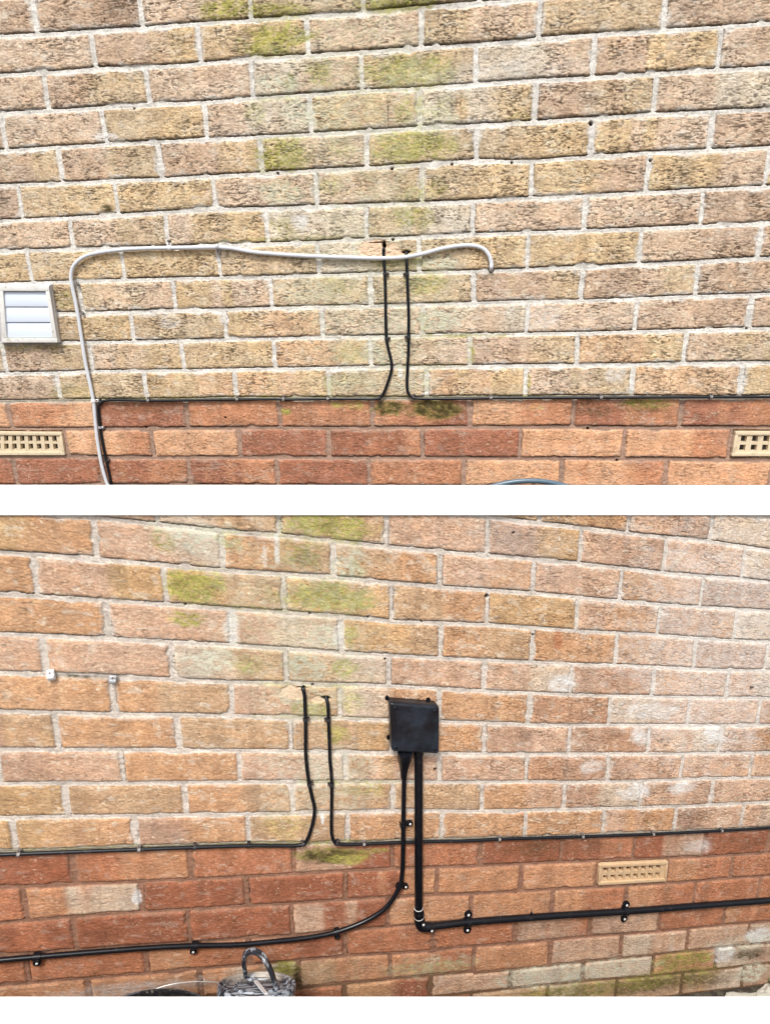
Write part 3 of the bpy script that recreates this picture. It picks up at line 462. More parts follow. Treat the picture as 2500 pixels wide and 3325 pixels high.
# ------------------------------------------------------------------ air bricks built into the walls
def quad_at(F, q, a, b, h):       # q: TL TR BR BL in wall metres; a, b in 0..1
    t = [q[0][i] * (1 - a) * (1 - b) + q[1][i] * a * (1 - b) + q[2][i] * a * b + q[3][i] * (1 - a) * b for i in (0, 1)]
    return F.w(t[0], t[1], h)
def qbox(bm, F, q, a0, a1, b0, b1, h0, h1):
    vs = [bm.verts.new(quad_at(F, q, a, b, h)) for h in (h0, h1) for a, b in ((a0, b0), (a1, b0), (a1, b1), (a0, b1))]
    for f in ((3, 2, 1, 0), (4, 5, 6, 7), (0, 1, 5, 4), (1, 2, 6, 5), (2, 3, 7, 6), (3, 0, 4, 7)): bm.faces.new([vs[i] for i in f])
def bevel(bm, w, seg=2):
    bmesh.ops.bevel(bm, geom=list(bm.edges), offset=w, segments=seg, profile=.6, affect='EDGES', clamp_overlap=True)
def air_brick(F, q, parent, mat, void, ux, uy, vy, label, fx=.03, fy=.14):
    o_loc = None
    bm = bmesh.new()
    # outer moulded frame
    for args in ((0, 1, 0, fy), (0, 1, 1 - fy, 1), (0, fx, fy, 1 - fy), (1 - fx, 1, fy, 1 - fy)): qbox(bm, F, q, *args, -.02, .0035)
    bevel(bm, .0012)
    body = mesh_obj('air_brick', bm, mat, parent)
    if label: body['label'] = label
    bm = bmesh.new()
    hw, hh = ux[2], .118
    xs_ = [ux[0] + (ux[1] - ux[0]) * i / 7 for i in range(8)]
    ed = [fx] + sum([[x - hw, x + hw] for x in xs_], []) + [1 - fx]
    for i in range(0, len(ed), 2): qbox(bm, F, q, ed[i], ed[i + 1], fy, 1 - fy, -.0125, .0)
    yy = [fy, uy - hh, uy + hh, vy - hh, vy + hh, 1 - fy]
    for x in xs_:
        for j in (0, 2, 4): qbox(bm, F, q, x - hw, x + hw, yy[j], yy[j + 1], -.0125, -.0006)
    mesh_obj('grille', bm, mat, body, smooth=False)
    bm = bmesh.new(); qbox(bm, F, q, fx * .5, 1 - fx * .5, fy * .5, 1 - fy * .5, -.024, -.0115)  # backing set close behind the grille so the openings read dark
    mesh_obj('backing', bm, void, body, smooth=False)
    return body
ua = D['UAir']
air_brick(FU, ua[0], wall_u, M_air_cream, M_grey_void, (.12, .885, .030), .29, .63, 'cream air brick with dusty square holes beside the white cable')
air_brick(FU, ua[1], wall_u, M_air_cream, M_grey_void, (.10, .90, .030), .30, .66, 'cream air brick cut by the right edge')
air_brick(FL, D['LT']['air'], wall_l, M_air, M_void, (.105, .87, .034), .31, .69, 'terracotta air brick above the black conduit')

# ------------------------------------------------------------------ tubes, clips
def smooth_path(F, pts, h, sub=6):
    P = [F.w(p[0], p[1], h if len(p) < 3 else p[2]) for p in pts]
    return catmull(P, sub)
def catmull(P, sub=6):
    out = []
    for i in range(len(P) - 1):
        p0 = P[max(i - 1, 0)]; p1 = P[i]; p2 = P[i + 1]; p3 = P[min(i + 2, len(P) - 1)]
        # centripetal-ish: tangents limited by segment length
        L = (p2 - p1).length
        def tan(a, b, c):
            v = c - a
            return v.normalized() * L if v.length > 1e-9 else Vector((0, 0, 0))
        t1 = tan(p0, p1, p2) if i > 0 else (p2 - p1); t2 = tan(p1, p2, p3) if i < len(P) - 2 else (p2 - p1)
        for k in range(sub):
            t = k / sub; a = 2 * t**3 - 3 * t**2 + 1; b = t**3 - 2 * t**2 + t; c = -2 * t**3 + 3 * t**2; d_ = t**3 - t**2
            out.append(p1 * a + t1 * b + p2 * c + t2 * d_)
    out.append(P[-1].copy()); return out
def tube(bm, path, rad, up, seg=14, flat=1.0, cap=True, wob=0.0, closed=False):
    n = len(path); rings = []
    for i, p in enumerate(path):
        if closed: d = path[(i + 1) % n] - path[i - 1]
        else: d = path[min(i + 1, n - 1)] - path[max(i - 1, 0)]
        d.normalize(); side = d.cross(up).normalized(); nn = side.cross(d).normalized()
        r = rad[i] if hasattr(rad, '__len__') else rad
        r = r * (1 + wob * math.sin(i * 1.7) * math.sin(i * .37))
        rings.append([bm.verts.new(p + side * math.cos(2 * math.pi * k / seg) * r + nn * math.sin(2 * math.pi * k / seg) * r * flat) for k in range(seg)])
    m = n if closed else n - 1
    for i in range(m):
        a, b = rings[i], rings[(i + 1) % n]
        for k in range(seg): bm.faces.new((a[k], a[(k + 1) % seg], b[(k + 1) % seg], b[k]))
    if cap and not closed: bm.faces.new(rings[0][::-1]); bm.faces.new(rings[-1])
    return rings
def obox(bm, c, x, y, z, sx, sy, sz):
    vs = [bm.verts.new(c + x * (sx * a) + y * (sy * b) + z * (sz * e)) for e in (-.5, .5) for a, b in ((-.5, -.5), (.5, -.5), (.5, .5), (-.5, .5))]
    for f in ((3, 2, 1, 0), (4, 5, 6, 7), (0, 1, 5, 4), (1, 2, 6, 5), (2, 3, 7, 6), (3, 0, 4, 7)): bm.faces.new([vs[i] for i in f])
def disc(bm, c, n, r, t, seg=20, dome=.4, flatx=None):
    x = n.orthogonal().normalized(); y = n.cross(x)
    prof = [(r, 0), (r, t * (1 - dome)), (r * .8, t * (1 - dome * .3)), (r * .4, t)]
    rr = [[bm.verts.new(c + (x * math.cos(2 * math.pi * k / seg) + y * math.sin(2 * math.pi * k / seg)) * a + n * z) for k in range(seg)] for a, z in prof]
    for i in range(3):
        for k in range(seg): bm.faces.new((rr[i][k], rr[i][(k + 1) % seg], rr[i + 1][(k + 1) % seg], rr[i + 1][k]))
    bm.faces.new(rr[-1]); bm.faces.new(rr[0][::-1])
def strap(bm, c, d, n, r, w, t, drop, flat=1.0):
    """arched band over a run centred at c with direction d, standing `drop` above the wall"""
    side = d.cross(n).normalized(); prof = []
    for R in (r, r + t):
        prof.append([side * (-R) - n * drop] + [side * (-R * math.cos(a)) + n * (R * flat * math.sin(a)) for a in np.linspace(0, math.pi, 11)] + [side * R - n * drop])
    for s in (-.5, .5):
        pass
    rows_ = [[bm.verts.new(c + d * (w * s) + q) for q in pr] for s in (-.5, .5) for pr in prof]   # in-, out-, in+, out+
    a, b, e, f = rows_
    for i in range(len(a) - 1):
        bm.faces.new((b[i], b[i + 1], f[i + 1], f[i])); bm.faces.new((a[i + 1], a[i], e[i], e[i + 1]))
        bm.faces.new((a[i], a[i + 1], b[i + 1], b[i])); bm.faces.new((e[i + 1], e[i], f[i], f[i + 1]))
    bm.faces.new((a[0], b[0], f[0], e[0])); bm.faces.new((a[-1], e[-1], f[-1], b[-1]))
def nearest_dir(path, p):
    i = min(range(1, len(path) - 1), key=lambda k: (path[k] - p).length)
    return path[i], (path[i + 1] - path[i - 1]).normalized()
def cable_clip(F, path, pt, h, r, mat, nailmat, parent, side=1, w=.0055, lug=.006):
    c = F.w(pt[0], pt[1], h); c, d = nearest_dir(path, c)
    n = F.n; d = (d - n * d.dot(n)).normalized(); s = d.cross(n).normalized() * side
    bm = bmesh.new()
    strap(bm, c, d, n, r * 1.04, w, .0011, h * .9)
    obox(bm, c + s * (r + lug * .5) - n * (h * .45), s, d, n, lug, w, h * .9 + .001)
    o = mesh_obj('cable_clip', bm, mat, parent, loc=c)
    bm = bmesh.new(); disc(bm, c + s * (r + lug * .6) + n * .0004, n, .0019, .0022, 12)
    mesh_obj('nail', bm, nailmat, o)
    return o

def cable(name, F, pts, h, r, mat, label, cat='cable', flat=1.0, ends=None, seg=14, sub=6):
    q = [list(p) for p in pts]
    P = [F.w(p[0], p[1], h) for p in q]
    if ends:      # (start depth, end depth): ends that dive into the wall
        if ends[0] is not None: P[0] = F.w(q[0][0], q[0][1], ends[0])
        if ends[1] is not None: P.append(F.w(q[-1][0], q[-1][1] - .004, ends[1]))
    path = catmull(P, sub)
    root = empty(name, path[0], label, cat)
    bm = bmesh.new(); tube(bm, path, r, F.n, seg, flat)
    mesh_obj('sheath', bm, mat, root)
    return root, path

UT, LT = D['UT'], D['LT']
# upper wall -------------------------------------------------------
white, wp = cable('electric_cable', FU, UT['white_cable'], .0068, .0047, M_white_cable,
                  'pale grey cable arching across the upper wall into a hole on the right', flat=.8, ends=(None, -.03))
def white_clip_on(pt, up, mat, tall):
    c, d = nearest_dir(wp, FU.w(pt[0], pt[1], .007)); n = FU.n; d = (d - n * d.dot(n)).normalized(); s = d.cross(n).normalized()
    if s.z < 0: s = -s
    s = s * up
    bm = bmesh.new(); strap(bm, c, d, n, .0054, .0075, .0012, .006, flat=.85)
    obox(bm, c + s * (.0054 + tall / 2) - n * .0035, s, d, n, tall, .0075, .006)
    bevel(bm, .0004, 1)
    o = mesh_obj('cable_clip', bm, mat, white, loc=c)
    bm = bmesh.new(); disc(bm, c + s * (.0054 + tall * .55), n, .0021, .0018, 12); mesh_obj('nail', bm, M_rust, o)
wc = UT['white_clips']
white_clip_on(wc[0], 1, M_clip_white, .006)
white_clip_on(wc[1], -1, M_clip_grey, .007)
white_clip_on(wc[2], 1, M_clip_white, .008)

bl, blp = cable('telephone_cable', FU, UT['blackL'], .0048, .0036, M_black_cable,
                'thin black cable beside the pale cable, turning up the left drop of the upper wall', ends=(None, -.004))
for i, p in enumerate(UT['blackL_clips']):
    m_, nm = (M_clip_dark, M_rust) if i in (0, 1, 2, 3, 4) else (M_clip_black, M_rust)
    if i == 8: m_, nm = M_clip_grey, M_nail
    cable_clip(FU, blp, p, .0048, .0036, m_, nm, bl, side=(-1 if i in (0, 1, 2, 3, 4, 10) else 1), w=.0060)
br, brp = cable('telephone_cable', FU, UT['blackR'], .0048, .0036, M_black_cable,
                'thin black cable from the right drop of the upper wall to its right edge', ends=(-.004, None))
for i, p in enumerate(UT['blackR_clips']):
    m_ = M_clip_dark if i >= 3 else M_clip_black
    cable_clip(FU, brp, p, .0048, .0036, m_, M_rust, br, side=(1 if i < 2 else -1), w=.0060)
def loose_clip(F, pt, h, mat, label, sx, sz, tilt, hole=True, group=None):
    c = F.w(pt[0], pt[1], 0); n = F.n; x = (Matrix.Rotation(tilt, 3, n) @ F.e1).normalized(); z = n.cross(x)
    root = empty('cable_clip', c, label, 'clip', group)
    bm = bmesh.new(); obox(bm, c + n * (h * .5), x, z, n, sx, sz, h)
    bevel(bm, min(sx, sz) * .28, 4); mesh_obj('body', bm, mat, root)
    bm = bmesh.new(); strap(bm, c + n * (h * .6) - z * (sz * .12), x, n, sz * .22, sx * .8, .0012, h * .3)
    mesh_obj('hook', bm, mat, root)
    bm = bmesh.new(); disc(bm, c + z * (sz * .28) + n * (h * .9), n, .0016, .0016, 12); mesh_obj('nail', bm, M_rust if hole else M_nail, root)
    return root
oc = UT['old_clips']
loose_clip(FU, oc[0], .006, M_clip_dark, 'upper of two small old grey clips in the mortar beside the pale cable', .006, .009, .2)
loose_clip(FU, oc[1], .006, M_clip_dark, 'lower of two small old grey clips in the mortar beside the pale cable', .007, .008, .4)

# louvred vent ------------------------------------------------------
vb, vf = UT['ventb'], UT['vent']
vent = empty('wall_vent', FU.w(vb[3][0], vb[3][1], 0), 'square white louvred vent cover with three flaps at the left edge of the upper wall', 'vent')
def loft(bm, F, qa, ha, qb, hb, ins_a=0, ins_b=0):
    def ring(q, ins, h):
        return [bm.verts.new(quad_at(F, q, a, b, h)) for a, b in ((ins, ins), (1 - ins, ins), (1 - ins, 1 - ins), (ins, 1 - ins))]
    A, B = ring(qa, ins_a, ha), ring(qb, ins_b, hb)
    for i in range(4): bm.faces.new((A[i], A[(i + 1) % 4], B[(i + 1) % 4], B[i]))
bm = bmesh.new(); loft(bm, FU, vb, -.004, vb, .006); loft(bm, FU, vb, .006, vf, .016); mesh_obj('housing', bm, M_vent_side, vent, smooth=False)
bm = bmesh.new()
fw = .085
for a in ((0, 1, 0, fw), (0, 1, 1 - fw, 1), (0, fw, fw, 1 - fw), (1 - fw * .9, 1, fw, 1 - fw)): qbox(bm, FU, vf, *a, .004, .0172)
bevel(bm, .0012, 2); mesh_obj('frame', bm, M_vent_frame, vent)
for i in range(3):
    b0 = fw + (1 - 2 * fw) * i / 3; b1 = fw + (1 - 2 * fw) * (i + 1) / 3
    bm = bmesh.new()
    a0, a1 = fw * .9 + .004, 1 - fw * .9 - .002
    vs = [bm.verts.new(quad_at(FU, vf, a, b, h)) for b, h in ((b0 + .004, .0100), (b0 + .02, .0112), (b1 - .02, .0132), (b1 - .006, .0128)) for a in (a0, a1)]
    vb_ = [bm.verts.new(quad_at(FU, vf, a, b, .006)) for b in (b0 + .004, b1 - .006) for a in (a0, a1)]
    for k in range(3): bm.faces.new((vs[2 * k], vs[2 * k + 1], vs[2 * k + 3], vs[2 * k + 2]))
    bm.faces.new((vb_[0], vb_[1], vb_[3], vb_[2])); bm.faces.new((vs[0], vs[1], vb_[1], vb_[0])); bm.faces.new((vs[6], vs[7], vb_[3], vb_[2]))
    bm.faces.new((vs[0], vs[2], vs[4], vs[6], vb_[2], vb_[0])); bm.faces.new((vs[1], vs[3], vs[5], vs[7], vb_[3], vb_[1]))
    mesh_obj('flap', bm, M_vent_flap, vent)
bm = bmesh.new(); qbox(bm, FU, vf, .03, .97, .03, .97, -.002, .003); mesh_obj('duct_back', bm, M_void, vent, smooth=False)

# lower wall ---------------------------------------------------------
tlc, tlp = cable('telephone_cable', FL, LT['thinL'], .0048, .0039, M_black_cable,
                 'thin black cable from the left edge of the lower wall, turning up its left drop', ends=(None, -.004))
for i, p in enumerate(LT['thinL_clips']):
    cable_clip(FL, tlp, p, .0048, .0039, M_clip_black if i > 1 else M_clip_dark, M_rust, tlc, side=(1 if i >= 6 else -1), w=.006, lug=.005)
trc, trp = cable('telephone_cable', FL, LT['thinR'], .0048, .0037, M_black_cable,
                 'thin black cable from the drop nearer the junction box to the lower right edge', ends=(-.004, None))
for i, p in enumerate(LT['thinR_clips']):
    cable_clip(FL, trp, p, .0048, .0037, M_clip_black if i < 3 else M_clip_dark, M_rust, trc, side=(1 if i < 2 else -1), w=.006, lug=.005)
loose_clip(FL, LT['white_clip'][0], .008, M_clip_white, 'empty white cable clip nailed to the lower wall near its left edge', .0145, .021, .22)
loose_clip(FL, LT['grey_clip'][0], .008, M_clip_grey, 'empty grey cable clip above a mortar joint, right of the white clip', .014, .017, 0)

box_q = LT['box']
jb = empty('junction_box', FL.w(box_q[3][0], box_q[3][1], 0), 'square black junction box with rounded lid, screwed to the lower wall', 'junction box')
def round_box(bm, F, q, ins, h0, h1, bw, seg=4):
    qbox(bm, F, q, ins, 1 - ins, ins, 1 - ins, h0, h1); bevel(bm, bw, seg)
bm = bmesh.new(); round_box(bm, FL, box_q, .02, -.002, .020, .004); mesh_obj('body', bm, M_black_box, jb)
bm = bmesh.new(); round_box(bm, FL, box_q, .0, .010, .030, .0085, 6); mesh_obj('lid', bm, M_black_box, jb)
bm = bmesh.new(); qbox(bm, FL, box_q, .10, .90, .13, .90, .029, .0312); bevel(bm, .001, 2); mesh_obj('lid_panel', bm, M_black_box, jb)
for a, b in ((.10, .90), (.90, .90), (.10, .10), (.90, .10)):
    bm = bmesh.new(); disc(bm, quad_at(FL, box_q, a, b, .0295), FL.n, .0042, .0022, 16, .5); mesh_obj('lid_screw', bm, M_black_conduit, jb)
for a, b in ((.005, .035), (.005, .84), (.84, .005)):
    bm = bmesh.new(); disc(bm, quad_at(FL, box_q, a, b, .001), FL.n, .0050, .0014, 18, .2)
    lg = mesh_obj('fixing_lug', bm, M_black_conduit, jb)

thick, tp = cable('armoured_cable', FL, LT['thickL'], .0085, .0052, M_black_conduit,
                  'thick black cable leaving the junction box gland and curving down to the left edge', 'cable', seg=16)
gp = [FL.w(p[0], p[1], .020 - .0095 * i / 3) for i, p in enumerate(LT['gland'])]
bm = bmesh.new(); tube(bm, catmull(gp, 4), list(np.interp(np.arange(13), [0, 2, 5, 9, 12], [.0165, .0165, .0150, .0095, .0066])), FL.n, 20)
mesh_obj('cable_gland', bm, M_black_conduit, jb)
def p_clip(F, path, pt, r, parent, mat, lugdir, scr=True, w=.012, lug=.015, screwmat=None):
    c, d = nearest_dir(path, F.w(pt[0], pt[1], .0085)); n = F.n; d = (d - n * d.dot(n)).normalized(); s = d.cross(n).normalized()
    v = F.e1 * lugdir[0] + F.e2 * lugdir[1]
    if s.dot(v) < 0: s = -s
    bm = bmesh.new(); strap(bm, c, d, n, r * 1.05, w, .0018, .006)
    obox(bm, c + s * (r + lug * .45) - n * .0035, s, d, n, lug * .9, w, .006)
    disc(bm, c + s * (r + lug * .75) - n * .0065, n, w * .55, .0068, 18, .1)
    o = mesh_obj('cable_clip', bm, mat, parent, loc=c)
    bm = bmesh.new(); disc(bm, c + s * (r + lug * .75) + n * .0004, n, .0026, .0018, 14); mesh_obj('screw', bm, screwmat or M_nail, o)
tc_ = LT['thick_clips']
p_clip(FL, tp, tc_[0], .0052, thick, M_black_conduit, (1, 0))
p_clip(FL, tp, tc_[1], .0052, thick, M_black_conduit, (1, .4))
p_clip(FL, tp, tc_[2], .0052, thick, M_black_conduit, (0, -1), screwmat=M_clip_black)
p_clip(FL, tp, tc_[3], .0052, thick, M_black_conduit, (0, -1), w=.0135)
p_clip(FL, tp, tc_[4], .0052, thick, M_black_conduit, (0, -1), w=.0145)

cond = empty('conduit', FL.w(*LT['condV'][1], 0), 'black conduit pipe dropping from the junction box and elbowing to the right edge', 'conduit pipe')
HC = .0100
pv_ = [FL.w(p[0], p[1], HC) for p in LT['condV']]
pv_ = [pv_[0].lerp(pv_[1], t) for t in np.linspace(0, 1, 10)]
bm = bmesh.new(); tube(bm, pv_, .0098, FL.n, 24); mesh_obj('drop_pipe', bm, M_black_conduit, cond)
bm = bmesh.new(); tube(bm, [pv_[0] + (pv_[1] - pv_[0]) * t for t in (0, .25, .4)], [.0122, .0122, .0105], FL.n, 24); mesh_obj('adaptor', bm, M_black_conduit, cond)
ph = [FL.w(p[0], p[1], HC) for p in LT['condH']]
bm = bmesh.new(); tube(bm, catmull(ph, 8), .0080, FL.n, 24); mesh_obj('run_pipe', bm, M_black_conduit, cond)
el = [FL.w(p[0], p[1], HC) for p in LT['elbow']]
bm = bmesh.new(); tube(bm, catmull(el, 8), .0112, FL.n, 24)
elb = mesh_obj('elbow', bm, M_black_conduit, cond)
for pos, rr_ in ((el[0], .0122), (el[-1], .0108)):
    d_ = (el[1] - el[0]).normalized() if pos is el[0] else (el[-1] - el[-2]).normalized()
    bm = bmesh.new(); tube(bm, [pos - d_ * .005, pos + d_ * .005], rr_, FL.n, 24); mesh_obj('collar', bm, M_black_conduit, elb)
bm = bmesh.new(); tube(bm, [pv_[-1] - (pv_[-1] - pv_[0]).normalized() * t for t in (.018, .0165)], .0106, FL.n, 24); mesh_obj('solvent_ring', bm, M_nail, elb)
bm = bmesh.new(); tube(bm, [el[0] + (el[1] - el[0]) * t for t in (.30, .36)], .0119, FL.n, 24); mesh_obj('solvent_ring', bm, M_nail, elb)
for px_, py_ in ((.0085, .006), (.030, -.0135)):
    c = el[1] + FL.e1 * px_ + FL.e2 * py_ - FL.e2 * .004 + FL.n * .002
    bm = bmesh.new(); obox(bm, c, FL.e1, FL.n.cross(FL.e1), FL.n, .011, .011, .016); bevel(bm, .002, 2); mesh_obj('screw_boss', bm, M_black_conduit, elb)
    bm = bmesh.new(); disc(bm, c + FL.n * .008, FL.n, .0032, .0014, 14); mesh_obj('screw', bm, M_nail, elb)
hp = catmull(ph, 8)
for i, p in enumerate(LT['saddles']):
    c, d = nearest_dir(hp, FL.w(p[0], p[1], HC)); n = FL.n; s = d.cross(n).normalized()
    if s.z < 0: s = -s
    bm = bmesh.new(); strap(bm, c, d, n, .0084, .013, .0018, HC * .9)
    sc_ = [FL.w(q[0], q[1], 0) for q in LT['saddle_screws'][2 * i:2 * i + 2]]
    for q in sc_:
        v = c - n * HC; m_ = (q - v); ln = m_.length; m_.normalize(); tt_ = n.cross(m_).normalized()
        obox(bm, v + m_ * (ln * .5) + n * .003, m_, tt_, n, ln, .0135, .006)
        disc(bm, q, n, .0098, .0062, 20, .15)
    sdl = mesh_obj('saddle_clip', bm, M_black_conduit, cond, loc=c)
    for q in sc_:
        bm = bmesh.new(); disc(bm, q + n * .0060, n, .0034, .0018, 14); mesh_obj('screw', bm, M_nail, sdl)
nb = FL.w(*LT['nub'][0], HC + .003)
bm = bmesh.new(); disc(bm, nb, Vector((0, 0, 1)), .003, .006, 12); mesh_obj('pipe_plug', bm, M_black_conduit, cond)

# ------------------------------------------------------------------ white boards added as border strips, and ground
def slab(name, pts_front, back, mat, label, cat):
    bm = bmesh.new(); nf = [bm.verts.new(Vector(p)) for p in pts_front]; nb_ = [bm.verts.new(Vector(p) + back) for p in pts_front]
    bm.faces.new(nf); bm.faces.new(nb_[::-1])
    for i in range(4): bm.faces.new((nf[i], nb_[i], nb_[(i + 1) % 4], nf[(i + 1) % 4]))
    bevel(bm, .0006, 1)
    o = mesh_obj(name, bm, mat, loc=pts_front[3], smooth=False)
    return tag(o, label, cat)
md = [Vector(p) for p in D['mid']]      # top left, top right, bottom left, bottom right on the low wall's face
off = FL.n * .0035
slab('border_board', [md[0] + off, md[1] + off, md[3] + off, md[2] + off], -FL.n * .018, M_white_paint,
     'added white border strip as a board along the top of the lower brick wall', 'board')  # added to stand in for the border between the two views
rl = D['rail'][0]; y_, z_ = rl[1], rl[2]
slab('border_parapet', [(-1.6, y_ - .05, z_), (1.9, y_ - .05, z_), (1.9, y_ - .05, -.6), (-1.6, y_ - .05, -.6)], Vector((0, .05, 0)), M_white_paint,
     'added white border strip as low parapet at the bottom, in front of the paint tin', 'parapet')  # added to stand in for the bottom border
g0, gn = Vector(D['g']), Vector(D['gn'])
gx = Vector((1, 0, -gn.x / gn.z)).normalized(); gy = gn.cross(gx)
bm = bmesh.new(); bmesh.ops.create_grid(bm, x_segments=60, y_segments=60, size=1)
for v in bm.verts:
    a, b = v.co.x, v.co.y
    a = math.copysign(abs(a) ** 3, a) * 40; b = math.copysign(abs(b) ** 3, b) * 40
    v.co = g0 + gx * a + gy * b
gr = mesh_obj('ground', bm, M_ground, loc=g0); tag(gr, kind='structure')

# ------------------------------------------------------------------ hose resting on the low wall behind the board
hc = Vector(D['hose']); RH = .30; r_h = .0066
hose_c = hc - Vector((0, 0, RH + r_h))
pts = []; NT = 96
hx = FU.e1.normalized(); hy = Vector((0, 0, 1))
for i in range(NT * 2 + 1):          # two turns, leaning on the upper wall behind the low wall
    th_ = 2 * math.pi * i / NT - math.pi / 2
    k = RH * (1 - .05 * (i > NT) * math.sin((i - NT) / NT * math.pi)) 
    pts.append(hose_c + hx * (k * math.cos(th_)) + hy * (k * math.sin(th_)) - FU.n * (.004) + FU.n * (.014 * (i / NT)))
bm = bmesh.new(); rings = tube(bm, pts, r_h, FU.n, 16)
hose_len = [0]
for i in range(1, len(pts)): hose_len.append(hose_len[-1] + (pts[i] - pts[i - 1]).length)
tube_attr = [(hose_len[i // 16], (i % 16) / 16 * 2 * math.pi * 1.0, 0) for i in range(len(pts) * 16)]
ho = mesh_obj('garden_hose', bm, M_hose, loc=hose_c)
at = ho.data.attributes.new('tube', 'FLOAT_VECTOR', 'POINT'); at.data.foreach_set('vector', np.array(tube_attr, np.float32).ravel())
tag(ho, 'blue braided garden hose whose top curve shows above the white board', 'hose')

# ------------------------------------------------------------------ tub, tin and stones at the foot of the lower wall
def gz(x, y): return g0.z - (gn.x * (x - g0.x) + gn.y * (y - g0.y)) / gn.z
def lathe(bm, c, prof, seg=64, sx=1.0, sy=1.0, capb=True, capt=False):
    rr_ = [[bm.verts.new(c + Vector((r * sx * math.cos(2 * math.pi * k / seg), r * sy * math.sin(2 * math.pi * k / seg), z))) for k in range(seg)] for r, z in prof]
    for i in range(len(prof) - 1):
        for k in range(seg): bm.faces.new((rr_[i][k], rr_[i][(k + 1) % seg], rr_[i + 1][(k + 1) % seg], rr_[i + 1][k]))
    if capb: bm.faces.new(rr_[0][::-1])
    if capt: bm.faces.new(rr_[-1])
tc = Vector(D['tin']); R = .080
away = Vector((.03, 1, 0)).normalized()
ax = (Vector((0, 0, 1)) * math.cos(math.radians(37)) + away * math.sin(math.radians(37))).normalized()     # the tin leans back against the wall
rgt = Vector((0, 0, 1)).cross(-away).normalized() * -1; rgt = ax.cross(away).normalized()
if rgt.x < 0: rgt = -rgt
bkd = ax.cross(rgt).normalized()      # across the lid, towards the wall
MT = Matrix((rgt, bkd, ax)).transposed()
hgt = .31
base_c = tc - ax * hgt
tin = empty('paint_tin', base_c, 'round paint tin with dusty ribbed lid and black handle, leaning back against the bricks', 'paint tin')
tin.rotation_euler = (0, 0, 0)
def tin_part(name, fn, mat, parent):
    bm = bmesh.new(); fn(bm)
    for v in bm.verts: v.co = tc + MT @ v.co
    return mesh_obj(name, bm, mat, parent, loc=tc)
Z0 = Vector((0, 0, 0))
tin_part('body', lambda bm: lathe(bm, Z0, [(R * .93, -hgt), (R * .96, -hgt + .004), (R * .96, -.10), (R * .975, -.097), (R * .96, -.094), (R * .96, -.04), (R * 1.0, -.038), (R * 1.03, -.034), (R * 1.03, -.028), (R * 1.0, -.024), (R * .97, -.022), (R * .97, -.012)], capt=True), M_tin, tin)
lid = tin_part('lid', lambda bm: lathe(bm, Z0, [(R * .97, -.018), (R * 1.0, -.016), (R * 1.01, -.004), (R * .995, .001), (R * .95, .001), (R * .93, -.006), (R * .88, -.007), (R * .86, -.001), (R * .80, 0), (R * .78, -.005), (R * .60, -.005), (R * .58, -.001), (R * .545, -.001), (R * .53, -.005), (R * .3, -.0045), (R * .02, -.004)], capb=False, capt=True), M_tin_lid, tin)
def handle(bm):
    up_ = MT.inverted() @ Vector((0, 0, 1)); bk_ = MT.inverted() @ away; r_ = Vector((1, 0, 0))
    hb_ = [(-.034, .040, .0), (-.034, .040, .020), (-.027, .034, .044), (-.010, .026, .060), (.012, .012, .060), (.030, -.004, .040), (.041, -.016, .012), (.046, -.024, -.012)]
    hpth = catmull([r_ * a + bk_ * (b * .7) + up_ * (c * .95 + .008 * (1 if i < 5 else (7 - i) / 3)) for i, (a, b, c) in enumerate(hb_)], 6)
    hpth[0] = r_ * -.034 + Vector((0, .045, 0)); 
    ringsv = []
    for i, p in enumerate(hpth):
        d_ = (hpth[min(i + 1, len(hpth) - 1)] - hpth[max(i - 1, 0)]).normalized(); sd_ = (bk_ * -1 + r_ * .2).normalized(); sd_ = (sd_ - d_ * sd_.dot(d_)).normalized(); nn = d_.cross(sd_)
        ringsv.append([bm.verts.new(p + sd_ * a * .0070 + nn * b * .0040) for a, b in ((-1, -.3), (-.7, 1), (.7, 1), (1, -.3), (.7, -1), (-.7, -1))])
    for i in range(len(ringsv) - 1):
        for k in range(6): bm.faces.new((ringsv[i][k], ringsv[i][(k + 1) % 6], ringsv[i + 1][(k + 1) % 6], ringsv[i + 1][k]))
    bm.faces.new(ringsv[0][::-1]); bm.faces.new(ringsv[-1])
tin_part('handle', handle, M_tin_handle, tin)
tin_part('label_strip', lambda bm: obox(bm, Vector((.012, -.022, .0005)), Vector((.45, -.89, 0)).normalized(), Vector((.89, .45, 0)).normalized(), Vector((0, 0, 1)), .085, .007, .003), M_clip_white, tin)

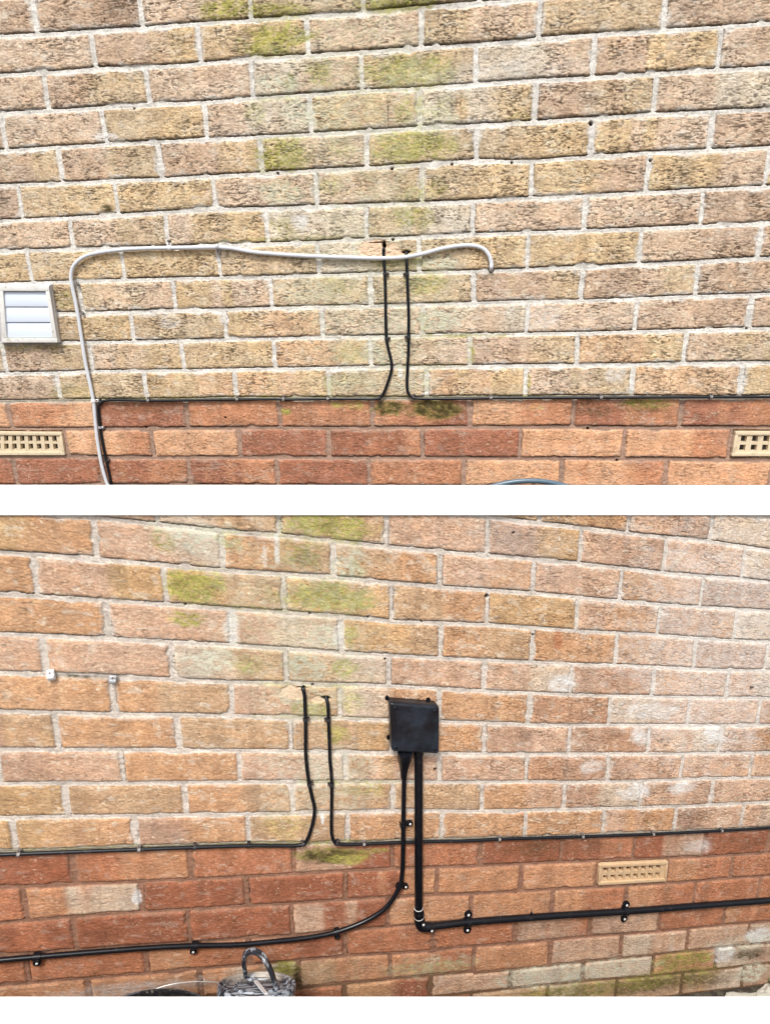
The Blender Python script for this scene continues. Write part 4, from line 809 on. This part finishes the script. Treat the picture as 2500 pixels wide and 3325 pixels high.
ub = Vector(D['tub']); bz = gz(ub.x, ub.y); bh = ub.z - bz
tub = empty('rubber_bucket', (ub.x, ub.y, bz), 'squashed black rubber bucket with a thin wire handle, left of the paint tin', 'bucket')
bm = bmesh.new(); ra = .1
lathe(bm, Vector((ub.x, ub.y, bz)), [(ra * .72, 0), (ra * .80, bh * .3), (ra * .93, bh * .8), (ra * .96, bh - .012), (ra * 1.0, bh - .010), (ra * 1.02, bh - .003), (ra * 1.0, bh), (ra * .95, bh - .002), (ra * .92, bh - .012), (ra * .78, bh * .3), (ra * .68, .006), (ra * .01, .006)], sx=1.05, sy=.40)
mesh_obj('body', bm, M_rubber, tub)
wpth = catmull([Vector(p) for p in D['wire']], 5)
bm = bmesh.new(); tube(bm, wpth, .0011, Vector((0, 1, .3)), 8); mesh_obj('wire_handle', bm, M_wire, tub)

from mathutils import noise as mnoise
def stone(name, c, sx, sy, sz, seed, mat, label, rough=.18, fr=3.0):
    bm = bmesh.new(); bmesh.ops.create_icosphere(bm, subdivisions=5, radius=1)
    for v in bm.verts:
        p = v.co.copy(); k = 1 + rough * mnoise.noise(p * 1.3 + Vector((seed, 0, 0))) * 2 + rough * .5 * mnoise.noise(p * fr * 2 + Vector((0, seed, 0)))
        p = Vector((math.copysign(abs(p.x) ** .75, p.x), math.copysign(abs(p.y) ** .75, p.y), math.copysign(abs(p.z) ** .6, p.z)))
        v.co = Vector((p.x * sx * k, p.y * sy * k, p.z * sz * k)) + c
    o = mesh_obj(name, bm, mat, loc=c); return tag(o, label, 'stone')
st = [Vector(p) for p in D['stones']]
stone('paving_stone', st[0] + Vector((.02, -.04, .0)), .10, .045, .014, 3.1, M_stone, 'wider pale flat stone at the foot of the lower wall', .12)
stone('paving_stone', st[1] + Vector((.03, -.02, .004)), .06, .035, .016, 8.4, M_stone, 'smaller pale flat stone beneath the mossy rock', .14)
stone('mossy_rock', st[2] + Vector((.015, -.015, .012)), .034, .026, .030, 5.7, M_moss_stone, 'dark mossy rock in the bottom right corner', .3)
